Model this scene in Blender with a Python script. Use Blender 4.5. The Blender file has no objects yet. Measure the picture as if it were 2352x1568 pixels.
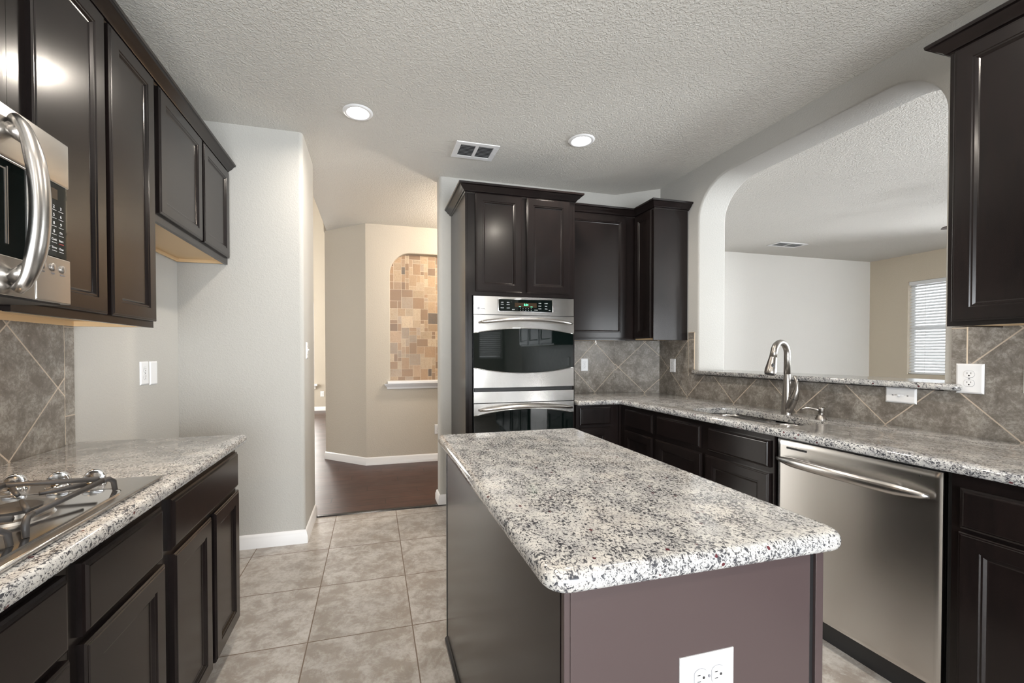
import bpy, bmesh, math, random
from mathutils import Matrix, Vector
from mathutils.geometry import tessellate_polygon
random.seed(7)
PI = math.pi
sc = bpy.context.scene
COL = sc.collection

# ------------------------------------------------------------------ camera
cam_d = bpy.data.cameras.new('camera')
cam = bpy.data.objects.new('camera', cam_d); COL.objects.link(cam); sc.camera = cam
cam_d.sensor_width = 36.0
cam_d.lens = 958.3255 / 2352 * 36.0
cam_d.shift_x = (1176 - 1108.6093) / 2352
cam_d.shift_y = (824.1659 - 784) / 2352
cam_d.clip_start = 0.02
yaw, pitch = .2565, -.0137
fw = Vector((math.sin(yaw) * math.cos(pitch), math.cos(yaw) * math.cos(pitch), math.sin(pitch)))
rt = fw.cross(Vector((0, 0, 1))).normalized(); up = rt.cross(fw)
R = Matrix((rt, up, -fw)).transposed()
R = R @ Matrix.Rotation(-.0015, 3, 'Z')
cam.matrix_world = Matrix.Translation((0, 0, 1.2736)) @ R.to_4x4()

# ------------------------------------------------------------------ world + view
w = bpy.data.worlds.new('world'); sc.world = w; w.use_nodes = True
bg = w.node_tree.nodes['Background']
sky = w.node_tree.nodes.new('ShaderNodeTexSky'); sky.sky_type = 'HOSEK_WILKIE'
sky.turbidity = 4.0; sky.ground_albedo = .5; sky.sun_direction = (0.3, -0.5, 0.8)
mixw = w.node_tree.nodes.new('ShaderNodeMix'); mixw.data_type = 'RGBA'
mixw.inputs[0].default_value = .75
w.node_tree.links.new(sky.outputs[0], mixw.inputs[6]); mixw.inputs[7].default_value = (.95, .98, 1, 1)
w.node_tree.links.new(mixw.outputs[2], bg.inputs['Color'])
bg.inputs['Strength'].default_value = 3.0
sc.view_settings.view_transform = 'Standard'; sc.view_settings.look = 'None'
sc.view_settings.gamma = 1; sc.view_settings.use_curve_mapping = False
sc.view_settings.exposure = 0.28
sc.cycles.use_denoising = True
sc.cycles.max_bounces = 10; sc.cycles.diffuse_bounces = 5; sc.cycles.glossy_bounces = 5
sc.cycles.sample_clamp_indirect = 6

def area(name, loc, target, sx, sy, power, color=(1, 1, 1), shape='RECTANGLE', spread=PI):
    l = bpy.data.lights.new(name, 'AREA'); l.shape = shape; l.size = sx
    if shape in ('RECTANGLE', 'ELLIPSE'): l.size_y = sy
    l.energy = power; l.color = color; l.spread = spread
    o = bpy.data.objects.new(name, l); COL.objects.link(o); o.location = loc
    o.rotation_euler = (Vector(target) - Vector(loc)).to_track_quat('-Z', 'Y').to_euler()
    return o
DAY = (.93, .97, 1.0)
# daylight lamps outside openings; several openings are unseen and added for light
area('daylight_nook', (.45, -3.0, 1.05), (.5, -1.0, 2.3), 2.5, 2.0, 245, DAY)  # comes in by an added, unseen glazed opening behind the camera
area('daylight_living', (8.4, .2, 1.4), (5, 1.2, 1.65), 5.0, 1.8, 1050, DAY)  # shines through the unseen windows added to bring in light
area('fill_living_front', (5.5, -3.7, 1.3), (5.2, 0, 1.45), 2.8, 1.7, 90, DAY)  # added lamp outside an unseen opening, to brighten the living room back wall
area('daylight_great_room', (-2.2, 10.4, 1.8), (-1.5, 7, 1.5), 1.8, 2.2, 160, (1, .95, .88))
area('fill_far_room', (-4.6, 7.9, 2.2), (-1.6, 9.2, 1.5), 2.6, 3.0, 290, (1, .95, .86))  # added lamp at an unseen opening, to brighten the far room wall

# ------------------------------------------------------------------ materials
def new_mat(name):
    m = bpy.data.materials.new(name); m.use_nodes = True
    nt = m.node_tree; nt.nodes.clear()
    out = nt.nodes.new('ShaderNodeOutputMaterial'); p = nt.nodes.new('ShaderNodeBsdfPrincipled')
    nt.links.new(p.outputs[0], out.inputs[0])
    return m, nt, p
def N(nt, t, **kw):
    n = nt.nodes.new(t)
    for k, v in kw.items(): setattr(n, k, v)
    return n
def setin(nt, inp, v):
    if isinstance(v, bpy.types.NodeSocket): nt.links.new(v, inp)
    elif v is not None: inp.default_value = v
def mth(nt, op, a, b=None, c=None, clamp=False):
    n = N(nt, 'ShaderNodeMath', operation=op, use_clamp=clamp)
    setin(nt, n.inputs[0], a)
    if b is not None: setin(nt, n.inputs[1], b)
    if c is not None: setin(nt, n.inputs[2], c)
    return n.outputs[0]
def mixc(nt, f, a, b, mode='MIX'):
    n = N(nt, 'ShaderNodeMix', data_type='RGBA', blend_type=mode)
    setin(nt, n.inputs[0], f)
    setin(nt, n.inputs[6], (*a, 1) if isinstance(a, tuple) and len(a) == 3 else a)
    setin(nt, n.inputs[7], (*b, 1) if isinstance(b, tuple) and len(b) == 3 else b)
    return n.outputs[2]
def ramp(nt, v, lo, hi, a=0.0, b=1.0):
    n = N(nt, 'ShaderNodeMapRange', interpolation_type='SMOOTHSTEP'); setin(nt, n.inputs[0], v)
    n.inputs[1].default_value = lo; n.inputs[2].default_value = hi
    n.inputs[3].default_value = a; n.inputs[4].default_value = b
    return n.outputs[0]
def pos(nt): return N(nt, 'ShaderNodeNewGeometry').outputs['Position']
def noise(nt, vec, scale, detail=3, rough=.5, dist=0.0, out='Fac'):
    n = N(nt, 'ShaderNodeTexNoise'); setin(nt, n.inputs['Vector'], vec)
    n.inputs['Scale'].default_value = scale; n.inputs['Detail'].default_value = detail
    n.inputs['Roughness'].default_value = rough; n.inputs['Distortion'].default_value = dist
    return n.outputs[out]
def vscale(nt, vec, s):
    n = N(nt, 'ShaderNodeVectorMath', operation='MULTIPLY'); setin(nt, n.inputs[0], vec); n.inputs[1].default_value = s
    return n.outputs[0]
def bump(nt, p, h, strength, dist):
    b = N(nt, 'ShaderNodeBump'); b.inputs['Strength'].default_value = strength; b.inputs['Distance'].default_value = dist
    setin(nt, b.inputs['Height'], h); nt.links.new(b.outputs[0], p.inputs['Normal'])
def plain(name, col, rough=.5, metal=0, spec=.5, coat=0, em=None, ems=0, trans=0):
    m, nt, p = new_mat(name)
    n1 = noise(nt, pos(nt), 14, 2)
    c = mixc(nt, mth(nt, 'MULTIPLY', n1, .12), col, tuple(x * .8 for x in col))
    nt.links.new(c, p.inputs['Base Color'])
    p.inputs['Roughness'].default_value = rough; p.inputs['Metallic'].default_value = metal
    p.inputs['Specular IOR Level'].default_value = spec; p.inputs['Coat Weight'].default_value = coat
    if em: p.inputs['Emission Color'].default_value = (*em, 1); p.inputs['Emission Strength'].default_value = ems
    if trans: p.inputs['Transmission Weight'].default_value = trans
    return m
def paint(name, col, bs, bd, rough=.75, scale=150):
    m, nt, p = new_mat(name); P = pos(nt)
    big = noise(nt, P, 1.3, 2)
    c = mixc(nt, mth(nt, 'MULTIPLY', big, .10), col, tuple(x * .9 for x in col))
    nt.links.new(c, p.inputs['Base Color']); p.inputs['Roughness'].default_value = rough
    p.inputs['Specular IOR Level'].default_value = .25
    a = noise(nt, P, scale, 2, .5, .6); b = noise(nt, P, scale * .35, 2)
    h = mth(nt, 'ADD', ramp(nt, a, .42, .62), mth(nt, 'MULTIPLY', b, .5))
    bump(nt, p, h, bs, bd)
    return m
M = {}
M['wall'] = paint('wall_paint', (.465, .455, .43), .32, .0018, scale=110)
M['wall_warm'] = paint('wall_paint_warm', (.50, .455, .39), .3, .002, scale=95)
M['wall_tan'] = paint('wall_paint_tan', (.70, .62, .50), .3, .002, scale=95)
M['wall_light'] = paint('wall_paint_light', (.74, .725, .69), .3, .002, scale=95)
M['laminate'] = plain('brown_laminate', (.068, .049, .049), .27)
M['ceiling'] = paint('ceiling_paint', (.66, .64, .60), .6, .0035, scale=85)
M['trim'] = plain('white_trim', (.82, .82, .83), .35)
M['plate'] = plain('white_plastic', (.80, .81, .83), .35)
M['maple'] = plain('maple_veneer', (.72, .52, .30), .45)
M['black'] = plain('black_plastic', (.012, .012, .013), .35)
M['slot'] = plain('dark_slot', (.03, .028, .028), .6)
M['iron'] = plain('cast_iron', (.03, .028, .028), .5)
M['white_print'] = plain('white_print', (.75, .77, .8), .5)
M['grey_print'] = plain('grey_print', (.22, .22, .24), .5)
M['red_print'] = plain('red_print', (.6, .08, .08), .5)
M['led'] = plain('green_display', (.05, .6, .25), .5, em=(.1, 1, .45), ems=3)
M['amber'] = plain('display_window', (.035, .022, .012), .15)
M['lens'] = plain('lamp_lens', (1, 1, 1), .4, em=(1, .98, .95), ems=14)
M['warm_lens'] = plain('warm_lens', (1, .8, .6), .4, em=(1, .70, .42), ems=6)
M['blind'] = plain('blind_slat', (.88, .89, .9), .5)
M['vinyl'] = plain('window_vinyl', (.85, .86, .87), .35)
M['fan_dark'] = plain('fan_blade_wood', (.05, .03, .022), .4)
M['clear'] = plain('clear_plastic', (.75, .75, .74), .2)

def glass_pane():
    m = bpy.data.materials.new('window_glass'); m.use_nodes = True; nt = m.node_tree; nt.nodes.clear()
    o = N(nt, 'ShaderNodeOutputMaterial'); t = N(nt, 'ShaderNodeBsdfTransparent'); g = N(nt, 'ShaderNodeBsdfGlossy')
    g.inputs['Roughness'].default_value = .02; mx = N(nt, 'ShaderNodeMixShader'); fr = N(nt, 'ShaderNodeFresnel')
    nt.links.new(fr.outputs[0], mx.inputs[0]); nt.links.new(t.outputs[0], mx.inputs[1]); nt.links.new(g.outputs[0], mx.inputs[2])
    nt.links.new(mx.outputs[0], o.inputs[0]); return m
M['glass'] = glass_pane()

def espresso():
    m, nt, p = new_mat('espresso_stained_wood'); P = pos(nt)
    g = noise(nt, vscale(nt, P, (1, 1, .07)), 110, 3, .6); big = noise(nt, vscale(nt, P, (1, 1, .4)), 5, 2)
    f = mth(nt, 'ADD', mth(nt, 'MULTIPLY', g, .5), mth(nt, 'MULTIPLY', big, .5))
    c = mixc(nt, ramp(nt, f, .3, .7), (.0062, .0050, .0050), (.0120, .0082, .0077))
    nt.links.new(c, p.inputs['Base Color']); p.inputs['Roughness'].default_value = .21
    p.inputs['Specular IOR Level'].default_value = .34
    p.inputs['Coat Weight'].default_value = .06; p.inputs['Coat Roughness'].default_value = .12
    return m
M['wood'] = espresso()

def granite():
    m, nt, p = new_mat('speckled_granite'); P0 = pos(nt)
    P = vscale(nt, P0, (1, .8, 1))
    base = mixc(nt, ramp(nt, noise(nt, P, 26, 3), .35, .65), (.58, .572, .55), (.44, .44, .435))
    warm = ramp(nt, noise(nt, P, 9, 3), .52, .70)
    base = mixc(nt, mth(nt, 'MULTIPLY', warm, .22), base, (.58, .50, .41))
    cl = noise(nt, P, 14, 3, .6)
    cb = ramp(nt, cl, .35, .68, -.022, .045)
    f1 = noise(nt, P, 140, 3, .62, .7); f2 = noise(nt, vscale(nt, P0, (1.2, .7, 1)), 240, 2, .6, .4); f3 = noise(nt, P, 85, 3, .7, 1.0)
    g = ramp(nt, mth(nt, 'ADD', f3, cb), .50, .60)
    d = ramp(nt, mth(nt, 'ADD', f1, cb), .545, .60)
    d3 = ramp(nt, mth(nt, 'ADD', f2, cb), .570, .615)
    base = mixc(nt, mth(nt, 'MULTIPLY', g, .48), base, (.25, .25, .26))
    base = mixc(nt, mth(nt, 'MULTIPLY', d3, .8), base, (.07, .07, .08))
    base = mixc(nt, mth(nt, 'MULTIPLY', d, .93), base, (.032, .034, .043))
    v = N(nt, 'ShaderNodeTexVoronoi'); setin(nt, v.inputs['Vector'], P); v.inputs['Scale'].default_value = 75
    sep = N(nt, 'ShaderNodeSeparateColor'); nt.links.new(v.outputs['Color'], sep.inputs[0])
    sp = mth(nt, 'MULTIPLY', mth(nt, 'GREATER_THAN', sep.outputs[0], .965), mth(nt, 'LESS_THAN', v.outputs['Distance'], .28))
    base = mixc(nt, sp, base, (.085, .02, .026))
    nt.links.new(base, p.inputs['Base Color'])
    p.inputs['Roughness'].default_value = .10; p.inputs['Specular IOR Level'].default_value = .6
    return m
M['granite'] = granite()

def steel(name='brushed_steel', rough=.24, col=(.60, .585, .565), aniso=.6, axis=(1, 1, .02), s=220, tan='Z'):
    m, nt, p = new_mat(name); P = pos(nt)
    g = noise(nt, vscale(nt, P, axis), s, 2)
    c = mixc(nt, mth(nt, 'MULTIPLY', g, .3), col, tuple(x * .9 for x in col))
    nt.links.new(c, p.inputs['Base Color']); p.inputs['Metallic'].default_value = 1
    p.inputs['Roughness'].default_value = rough
    if aniso:
        p.inputs['Anisotropic'].default_value = aniso; p.inputs['Anisotropic Rotation'].default_value = .25
        t = N(nt, 'ShaderNodeTangent', direction_type='RADIAL', axis=tan); nt.links.new(t.outputs[0], p.inputs['Tangent'])
    return m
# brushed along the horizontal: highlights smear vertically
M['steel'] = steel(axis=(.01, .01, 1), aniso=.6, rough=.25, s=700)
M['steel_plain'] = steel('satin_steel', .27, (.56, .54, .52), 0, (1, 1, 1), 60)
M['sink'] = steel('sink_steel', .24, (.42, .41, .405), 0, (1, 1, 1), 120)
M['nickel'] = steel('brushed_nickel', .30, (.40, .375, .35), 0, (1, 1, .1), 150)
M['chrome'] = steel('bright_metal', .1, (.7, .7, .7), 0, (1, 1, 1), 40)
def dark_glass():
    m, nt, p = new_mat('dark_oven_glass'); P = pos(nt)
    c = mixc(nt, noise(nt, P, 3, 1), (.002, .0045, .004), (.003, .005, .0045)); nt.links.new(c, p.inputs['Base Color'])
    p.inputs['Roughness'].default_value = .03; p.inputs['Specular IOR Level'].default_value = .5
    p.inputs['Coat Weight'].default_value = .0; p.inputs['Coat Roughness'].default_value = .02
    return m
M['dark_glass'] = dark_glass()

def grid_mask(nt, u, v, pu, pv, g):
    """1 on a grout line of half width g, lines every pu / pv (u, v in metres)"""
    def line(x, per):
        f = mth(nt, 'FRACT', mth(nt, 'DIVIDE', x, per))
        d = mth(nt, 'MULTIPLY', mth(nt, 'MINIMUM', f, mth(nt, 'SUBTRACT', 1.0, f)), per)
        return mth(nt, 'LESS_THAN', d, g)
    m = mth(nt, 'MAXIMUM', line(u, pu), line(v, pv))
    cid = N(nt, 'ShaderNodeCombineXYZ')
    nt.links.new(mth(nt, 'FLOOR', mth(nt, 'DIVIDE', u, pu)), cid.inputs[0])
    nt.links.new(mth(nt, 'FLOOR', mth(nt, 'DIVIDE', v, pv)), cid.inputs[1])
    wn = N(nt, 'ShaderNodeTexWhiteNoise'); nt.links.new(cid.outputs[0], wn.inputs['Vector'])
    return m, wn.outputs['Value'], wn.outputs['Color']
def dotp(nt, P, d):
    n = N(nt, 'ShaderNodeVectorMath', operation='DOT_PRODUCT'); setin(nt, n.inputs[0], P); n.inputs[1].default_value = d
    return n.outputs['Value']
def wall_tile(name, d, s0, z0=.914, straight=False, pz=.457):
    m, nt, p = new_mat(name); P = pos(nt)
    s = mth(nt, 'SUBTRACT', dotp(nt, P, d), s0); t = mth(nt, 'SUBTRACT', dotp(nt, P, (0, 0, 1)), z0)
    if straight: mask, rv, rc = grid_mask(nt, s, t, 50.0, pz, .0022)
    else:
        mask, rv, rc = grid_mask(nt, mth(nt, 'ADD', s, t), mth(nt, 'SUBTRACT', s, t), .4575, .4575, .0036)
    off = N(nt, 'ShaderNodeVectorMath', operation='ADD'); nt.links.new(P, off.inputs[0])
    nt.links.new(vscale(nt, rc, (9, 9, 9)), off.inputs[1]); Q = off.outputs[0]
    a = noise(nt, Q, 13, 8, .78, .3); b = noise(nt, Q, 75, 5, .75, .4)
    c = mixc(nt, ramp(nt, a, .36, .64), (.125, .108, .092), (.34, .32, .29))
    c = mixc(nt, ramp(nt, b, .44, .60, 0, .75), c, (.15, .132, .112))
    c = mixc(nt, ramp(nt, b, .60, .74, 0, .5), c, (.46, .44, .40))
    c = mixc(nt, mask, c, (.50, .42, .34))
    nt.links.new(c, p.inputs['Base Color'])
    nt.links.new(mth(nt, 'ADD', mth(nt, 'MULTIPLY', mask, .35), ramp(nt, a, .3, .7, .30, .42)), p.inputs['Roughness'])
    bump(nt, p, mth(nt, 'SUBTRACT', mth(nt, 'MULTIPLY', b, .3), mask), .4, .0015)
    return m
M['tile_right'] = wall_tile('slate_look_tile_right', (0, 1, 0), 1.056)
M['tile_back'] = wall_tile('slate_look_tile_back', (1, 0, 0), 1.975)
dl = math.hypot(.31, .229)
dd = (.31 / dl, -.229 / dl, 0)
M['tile_diag'] = wall_tile('slate_look_tile_corner', dd, 2.19 * dd[0] + 3.464 * dd[1] + .258)
M['tile_left'] = wall_tile('slate_look_tile_left', (0, 1, 0), 1.741)
M['tile_border'] = wall_tile('slate_look_tile_border', (0, 1, 0), -20, 1.027, True, .353)

def floor_tile():
    m, nt, p = new_mat('beige_floor_tile'); P = pos(nt)
    x = mth(nt, 'ADD', dotp(nt, P, (1, 0, 0)), .2855 + 4.57); y = mth(nt, 'SUBTRACT', dotp(nt, P, (0, 1, 0)), 1.959 - 4.57)
    mask, rv, rc = grid_mask(nt, x, y, .457, .457, .0026)
    off = N(nt, 'ShaderNodeVectorMath', operation='ADD'); nt.links.new(P, off.inputs[0])
    nt.links.new(vscale(nt, rc, (9, 9, 9)), off.inputs[1]); Q = off.outputs[0]
    a = noise(nt, Q, 10, 8, .74, .3); b = noise(nt, Q, 55, 5, .72)
    c = mixc(nt, ramp(nt, a, .38, .62), (.28, .25, .225), (.47, .452, .43))
    c = mixc(nt, ramp(nt, b, .45, .66, 0, .45), c, (.27, .225, .185))
    c = mixc(nt, ramp(nt, rv, 0, 1, 0, .12), c, (.27, .23, .19))
    c = mixc(nt, mask, c, (.155, .115, .088))
    nt.links.new(c, p.inputs['Base Color'])
    nt.links.new(mth(nt, 'ADD', mth(nt, 'MULTIPLY', mask, .3), ramp(nt, a, .3, .7, .30, .45)), p.inputs['Roughness'])
    bump(nt, p, mth(nt, 'SUBTRACT', mth(nt, 'MULTIPLY', b, .4), mask), .35, .0015)
    return m
M['floor_tile'] = floor_tile()
def floor_wood():
    m, nt, p = new_mat('dark_plank_floor'); P = pos(nt)
    y = mth(nt, 'ADD', dotp(nt, P, (0, 1, 0)), 20.0)
    row = mth(nt, 'FLOOR', mth(nt, 'DIVIDE', y, .125))
    x = mth(nt, 'ADD', mth(nt, 'ADD', dotp(nt, P, (1, 0, 0)), 20.0), mth(nt, 'MULTIPLY', mth(nt, 'FRACT', mth(nt, 'MULTIPLY', row, .377)), 1.2))
    mask, rv, rc = grid_mask(nt, x, y, 1.2, .125, .0042)
    g = noise(nt, vscale(nt, P, (.06, 1, 1)), 70, 4, .6, .3); big = noise(nt, P, 5, 2)
    c = mixc(nt, ramp(nt, g, .35, .68), (.034, .014, .010), (.088, .037, .026))
    c = mixc(nt, mth(nt, 'MULTIPLY', rv, .6), c, (.030, .014, .011))
    c = mixc(nt, mth(nt, 'MULTIPLY', mask, .9), c, (.012, .006, .005))
    nt.links.new(c, p.inputs['Base Color']); nt.links.new(ramp(nt, big, .3, .7, .34, .38), p.inputs['Roughness']); p.inputs['Specular IOR Level'].default_value = .35
    return m
M['floor_wood'] = floor_wood()
def mosaic_mat():
    m, nt, p = new_mat('travertine_mosaic'); P = pos(nt)
    at = N(nt, 'ShaderNodeAttribute', attribute_name='tone')
    b = noise(nt, P, 60, 5, .7, 1.2)
    c = mixc(nt, ramp(nt, b, .42, .66, 0, .5), at.outputs['Color'], (.22, .13, .07))
    nt.links.new(c, p.inputs['Base Color']); p.inputs['Roughness'].default_value = .45
    bump(nt, p, b, .25, .001); return m
M['mosaic'] = mosaic_mat()
M['grout'] = plain('pale_grout', (.66, .56, .44), .8)

# ------------------------------------------------------------------ mesh helpers
def basis(origin, a, n, b=(0, 0, 1)):
    m = Matrix((Vector(a), Vector(b), Vector(n))).transposed().to_4x4()
    return Matrix.Translation(origin) @ m
def B_left(x, y, z): return basis((x, y, z), (0, 1, 0), (1, 0, 0))       # on a wall that faces +x; a runs +y
def B_right(x, y, z): return basis((x, y, z), (0, -1, 0), (-1, 0, 0))    # faces -x; a runs -y
def B_back(x, y, z): return basis((x, y, z), (1, 0, 0), (0, -1, 0))      # faces -y; a runs +x
def B_front(x, y, z): return basis((x, y, z), (-1, 0, 0), (0, 1, 0))     # faces +y
I4 = Matrix.Identity(4)

class MB:
    def __init__(s): s.bm = bmesh.new()
    def _add(s, tmp, T):
        if T is not None: tmp.transform(T)
        me = bpy.data.meshes.new('t'); tmp.to_mesh(me); tmp.free(); s.bm.from_mesh(me); bpy.data.meshes.remove(me)
    def box(s, lo, hi, T=None, bev=0, seg=2):
        t = bmesh.new(); bmesh.ops.create_cube(t, size=1)
        lo, hi = [min(a, b) for a, b in zip(lo, hi)], [max(a, b) for a, b in zip(lo, hi)]
        for v in t.verts: v.co = [(lo[i] + hi[i]) / 2 + v.co[i] * (hi[i] - lo[i]) for i in range(3)]
        if bev: bmesh.ops.bevel(t, geom=t.edges[:], offset=bev, segments=seg, affect='EDGES', profile=.5)
        s._add(t, T); return s
    def prism(s, pts, z0, z1, T=None):
        t = bmesh.new(); n = len(pts)
        a = [t.verts.new((x, y, z0)) for x, y in pts]; b = [t.verts.new((x, y, z1)) for x, y in pts]
        t.faces.new(a[::-1]); t.faces.new(b)
        for i in range(n): t.faces.new((a[i], a[(i + 1) % n], b[(i + 1) % n], b[i]))
        bmesh.ops.recalc_face_normals(t, faces=t.faces); s._add(t, T); return s
    def rings(s, w, h, prof, T=None, fill=True):
        """nested rectangles: prof = [(inset, height)...]; last one filled. local a,b,c"""
        t = bmesh.new(); R_ = []
        for i, z in prof: R_.append([t.verts.new(q) for q in ((i, i, z), (w - i, i, z), (w - i, h - i, z), (i, h - i, z))])
        for p, q in zip(R_, R_[1:]):
            for k in range(4): t.faces.new((p[k], p[(k + 1) % 4], q[(k + 1) % 4], q[k]))
        if fill: t.faces.new(R_[-1])
        t.faces.new(R_[0][::-1]); s._add(t, T); return s
    def tube(s, path, rad, T=None, seg=12, flat=None, caps=True):
        t = bmesh.new(); P = [Vector(p) for p in path]; n = len(P)
        rads = rad if isinstance(rad, (list, tuple)) else [rad] * n
        prev = None; rs = []
        for i in range(n):
            d = (P[min(i + 1, n - 1)] - P[max(i - 1, 0)]).normalized()
            if prev is None:
                u = d.orthogonal().normalized()
                if flat: u = (Vector(flat) - d * Vector(flat).dot(d)).normalized()
            else: u = (prev - d * prev.dot(d)).normalized()
            prev = u; v = d.cross(u)
            r = rads[i]; ra, rb = (r if isinstance(r, tuple) else (r, r))
            rs.append([t.verts.new(P[i] + u * math.cos(k * 2 * PI / seg) * ra + v * math.sin(k * 2 * PI / seg) * rb) for k in range(seg)])
        for p, q in zip(rs, rs[1:]):
            for k in range(seg): t.faces.new((p[k], p[(k + 1) % seg], q[(k + 1) % seg], q[k]))
        if caps: t.faces.new(rs[0][::-1]); t.faces.new(rs[-1])
        bmesh.ops.recalc_face_normals(t, faces=t.faces); s._add(t, T); return s
    def lathe(s, prof, T=None, seg=32, arc=None):
        """prof = [(r, h)...] about local +c axis"""
        t = bmesh.new(); rs = []
        for r, h in prof:
            rs.append([t.verts.new((r * math.cos(k * 2 * PI / seg), r * math.sin(k * 2 * PI / seg), h)) for k in range(seg)] if r > 1e-6 else [t.verts.new((0, 0, h))])
        for p, q in zip(rs, rs[1:]):
            for k in range(seg):
                a, b = p[k % len(p)], p[(k + 1) % len(p)]; c, d = q[(k + 1) % len(q)], q[k % len(q)]
                vs = []
                for v in (a, b, c, d):
                    if v not in vs: vs.append(v)
                if len(vs) > 2: t.faces.new(vs)
        bmesh.ops.recalc_face_normals(t, faces=t.faces); s._add(t, T); return s
    def grid(s, f, nu, nv, T=None, thick=None):
        t = bmesh.new(); V = [[t.verts.new(f(i / nu, j / nv)) for j in range(nv + 1)] for i in range(nu + 1)]
        for i in range(nu):
            for j in range(nv): t.faces.new((V[i][j], V[i + 1][j], V[i + 1][j + 1], V[i][j + 1]))
        if thick:
            bmesh.ops.recalc_face_normals(t, faces=t.faces)
            g = bmesh.ops.extrude_face_region(t, geom=t.faces[:]); vs = [e for e in g['geom'] if isinstance(e, bmesh.types.BMVert)]
            for v in vs: v.co += Vector(thick)
        bmesh.ops.recalc_face_normals(t, faces=t.faces); s._add(t, T); return s
    def slab(s, loops, z0, z1, T=None, seg=4):
        """loops = [(pts, r)]: first outer CCW, rest holes CW; edges rounded by r"""
        t = bmesh.new(); tops = []; bots = []
        def off(pts, d):
            o = []; n = len(pts)
            for i in range(n):
                p0, p1, p2 = Vector(pts[i - 1]), Vector(pts[i]), Vector(pts[(i + 1) % n])
                e1 = (p1 - p0).normalized(); e2 = (p2 - p1).normalized()
                n1 = Vector((-e1.y, e1.x)); n2 = Vector((-e2.y, e2.x)); m = n1 + n2
                m = m / max(m.length_squared / 2, .2)
                o.append(p1 + m * d)
            return o
        for pts, r in loops:
            prof = [(0, z0), (0, z1)] if r <= 0 else [(r * (1 - math.cos(a)), z0 + r * (1 - math.sin(a))) for a in [i * PI / 2 / seg for i in range(seg, -1, -1)]][::1]
            if r > 0:
                prof = [(r * (1 - math.cos(k * PI / 2 / seg)), z0 + r * (1 - math.sin(k * PI / 2 / seg))) for k in range(seg, -1, -1)] + \
                       [(r * (1 - math.cos(k * PI / 2 / seg)), z1 - r * (1 - math.sin(k * PI / 2 / seg))) for k in range(0, seg + 1)]
            rs = []
            for d, z in prof:
                rs.append([t.verts.new((q.x, q.y, z)) for q in (off(pts, d) if d > 1e-7 else [Vector(p) for p in pts])])
            n = len(pts)
            for p, q in zip(rs, rs[1:]):
                for k in range(n): t.faces.new((p[k], p[(k + 1) % n], q[(k + 1) % n], q[k]))
            bots.append(rs[0]); tops.append(rs[-1])
        for L, flip in ((tops, False), (bots, True)):
            flatv = [v for l in L for v in l]
            for tri in tessellate_polygon([[v.co.copy() for v in l] for l in L]):
                try: t.faces.new([flatv[i] for i in (tri if not flip else tri[::-1])])
                except ValueError: pass
        bmesh.ops.recalc_face_normals(t, faces=t.faces); s._add(t, T); return s
    def sweep(s, path, prof, T=None, closed=False):
        """plan path [(x,y)], profile [(outward, z)] with outward to the RIGHT of travel"""
        t = bmesh.new(); n = len(path); rs = []
        for i in range(n):
            p = Vector(path[i]); a = (p - Vector(path[i - 1])).normalized() if i > 0 else None
            b = (Vector(path[i + 1]) - p).normalized() if i < n - 1 else None
            a = a or b; b = b or a
            n1 = Vector((a.y, -a.x)); n2 = Vector((b.y, -b.x)); m = n1 + n2; m = m / (m.length_squared / 2)
            rs.append([t.verts.new((p.x + m.x * o, p.y + m.y * o, z)) for o, z in prof])
        k = len(prof)
        for p, q in zip(rs, rs[1:]):
            for j in range(k): t.faces.new((p[j], p[(j + 1) % k], q[(j + 1) % k], q[j]))
        t.faces.new(rs[0][::-1]); t.faces.new(rs[-1])
        bmesh.ops.recalc_face_normals(t, faces=t.faces); s._add(t, T); return s

def root_loc(o):
    v = Vector((0, 0, 0))
    while o is not None: v += o.location; o = o.parent
    return v
def obj(name, mb, mat, parent=None, smooth=False, origin=None):
    me = bpy.data.meshes.new(name); mb.bm.to_mesh(me); mb.bm.free()
    o = bpy.data.objects.new(name, me); COL.objects.link(o); me.materials.append(M[mat] if isinstance(mat, str) else mat)
    if parent is not None: o.parent = parent; d = root_loc(parent)
    else:
        xs = [v.co for v in me.vertices]
        d = Vector(origin) if origin else Vector(((min(c.x for c in xs) + max(c.x for c in xs)) / 2, (min(c.y for c in xs) + max(c.y for c in xs)) / 2, min(c.z for c in xs)))
        o.location = d
    me.transform(Matrix.Translation(-d))
    if smooth:
        for p in me.polygons: p.use_smooth = True
        if smooth != 'all': me.set_sharp_from_angle(angle=math.radians(smooth if smooth is not True else 38))
    return o
def thing(name, label, cat, loc, group=None):
    o = bpy.data.objects.new(name, None); COL.objects.link(o); o.location = loc; o.empty_display_size = .1
    return tag(o, label, cat, group)
def tag(o, label, cat, group=None):
    o['label'] = label; o['category'] = cat
    if group: o['group'] = group
    return o
def struct(name, mb, mat, smooth=False):
    o = obj(name, mb, mat, smooth=smooth); o['kind'] = 'structure'; return o
def text_mb(items):
    """raised lettering: items = [(string, size, matrix, align)] -> one mesh builder"""
    m = MB()
    for st, size, T, al in items:
        c = bpy.data.curves.new('t', 'FONT'); c.body = st; c.size = size; c.align_x = al; c.align_y = 'CENTER'; c.extrude = .0003
        o = bpy.data.objects.new('t', c); COL.objects.link(o); bpy.context.view_layer.update()
        me = bpy.data.meshes.new_from_object(o.evaluated_get(bpy.context.evaluated_depsgraph_get()))
        t = bmesh.new(); t.from_mesh(me); m._add(t, T)
        bpy.data.objects.remove(o); bpy.data.curves.remove(c); bpy.data.meshes.remove(me)
    return m
def text(name, st, size, T, mat, parent, align='CENTER'): return obj(name, text_mb([(st, size, T, align)]), mat, parent)
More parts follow.
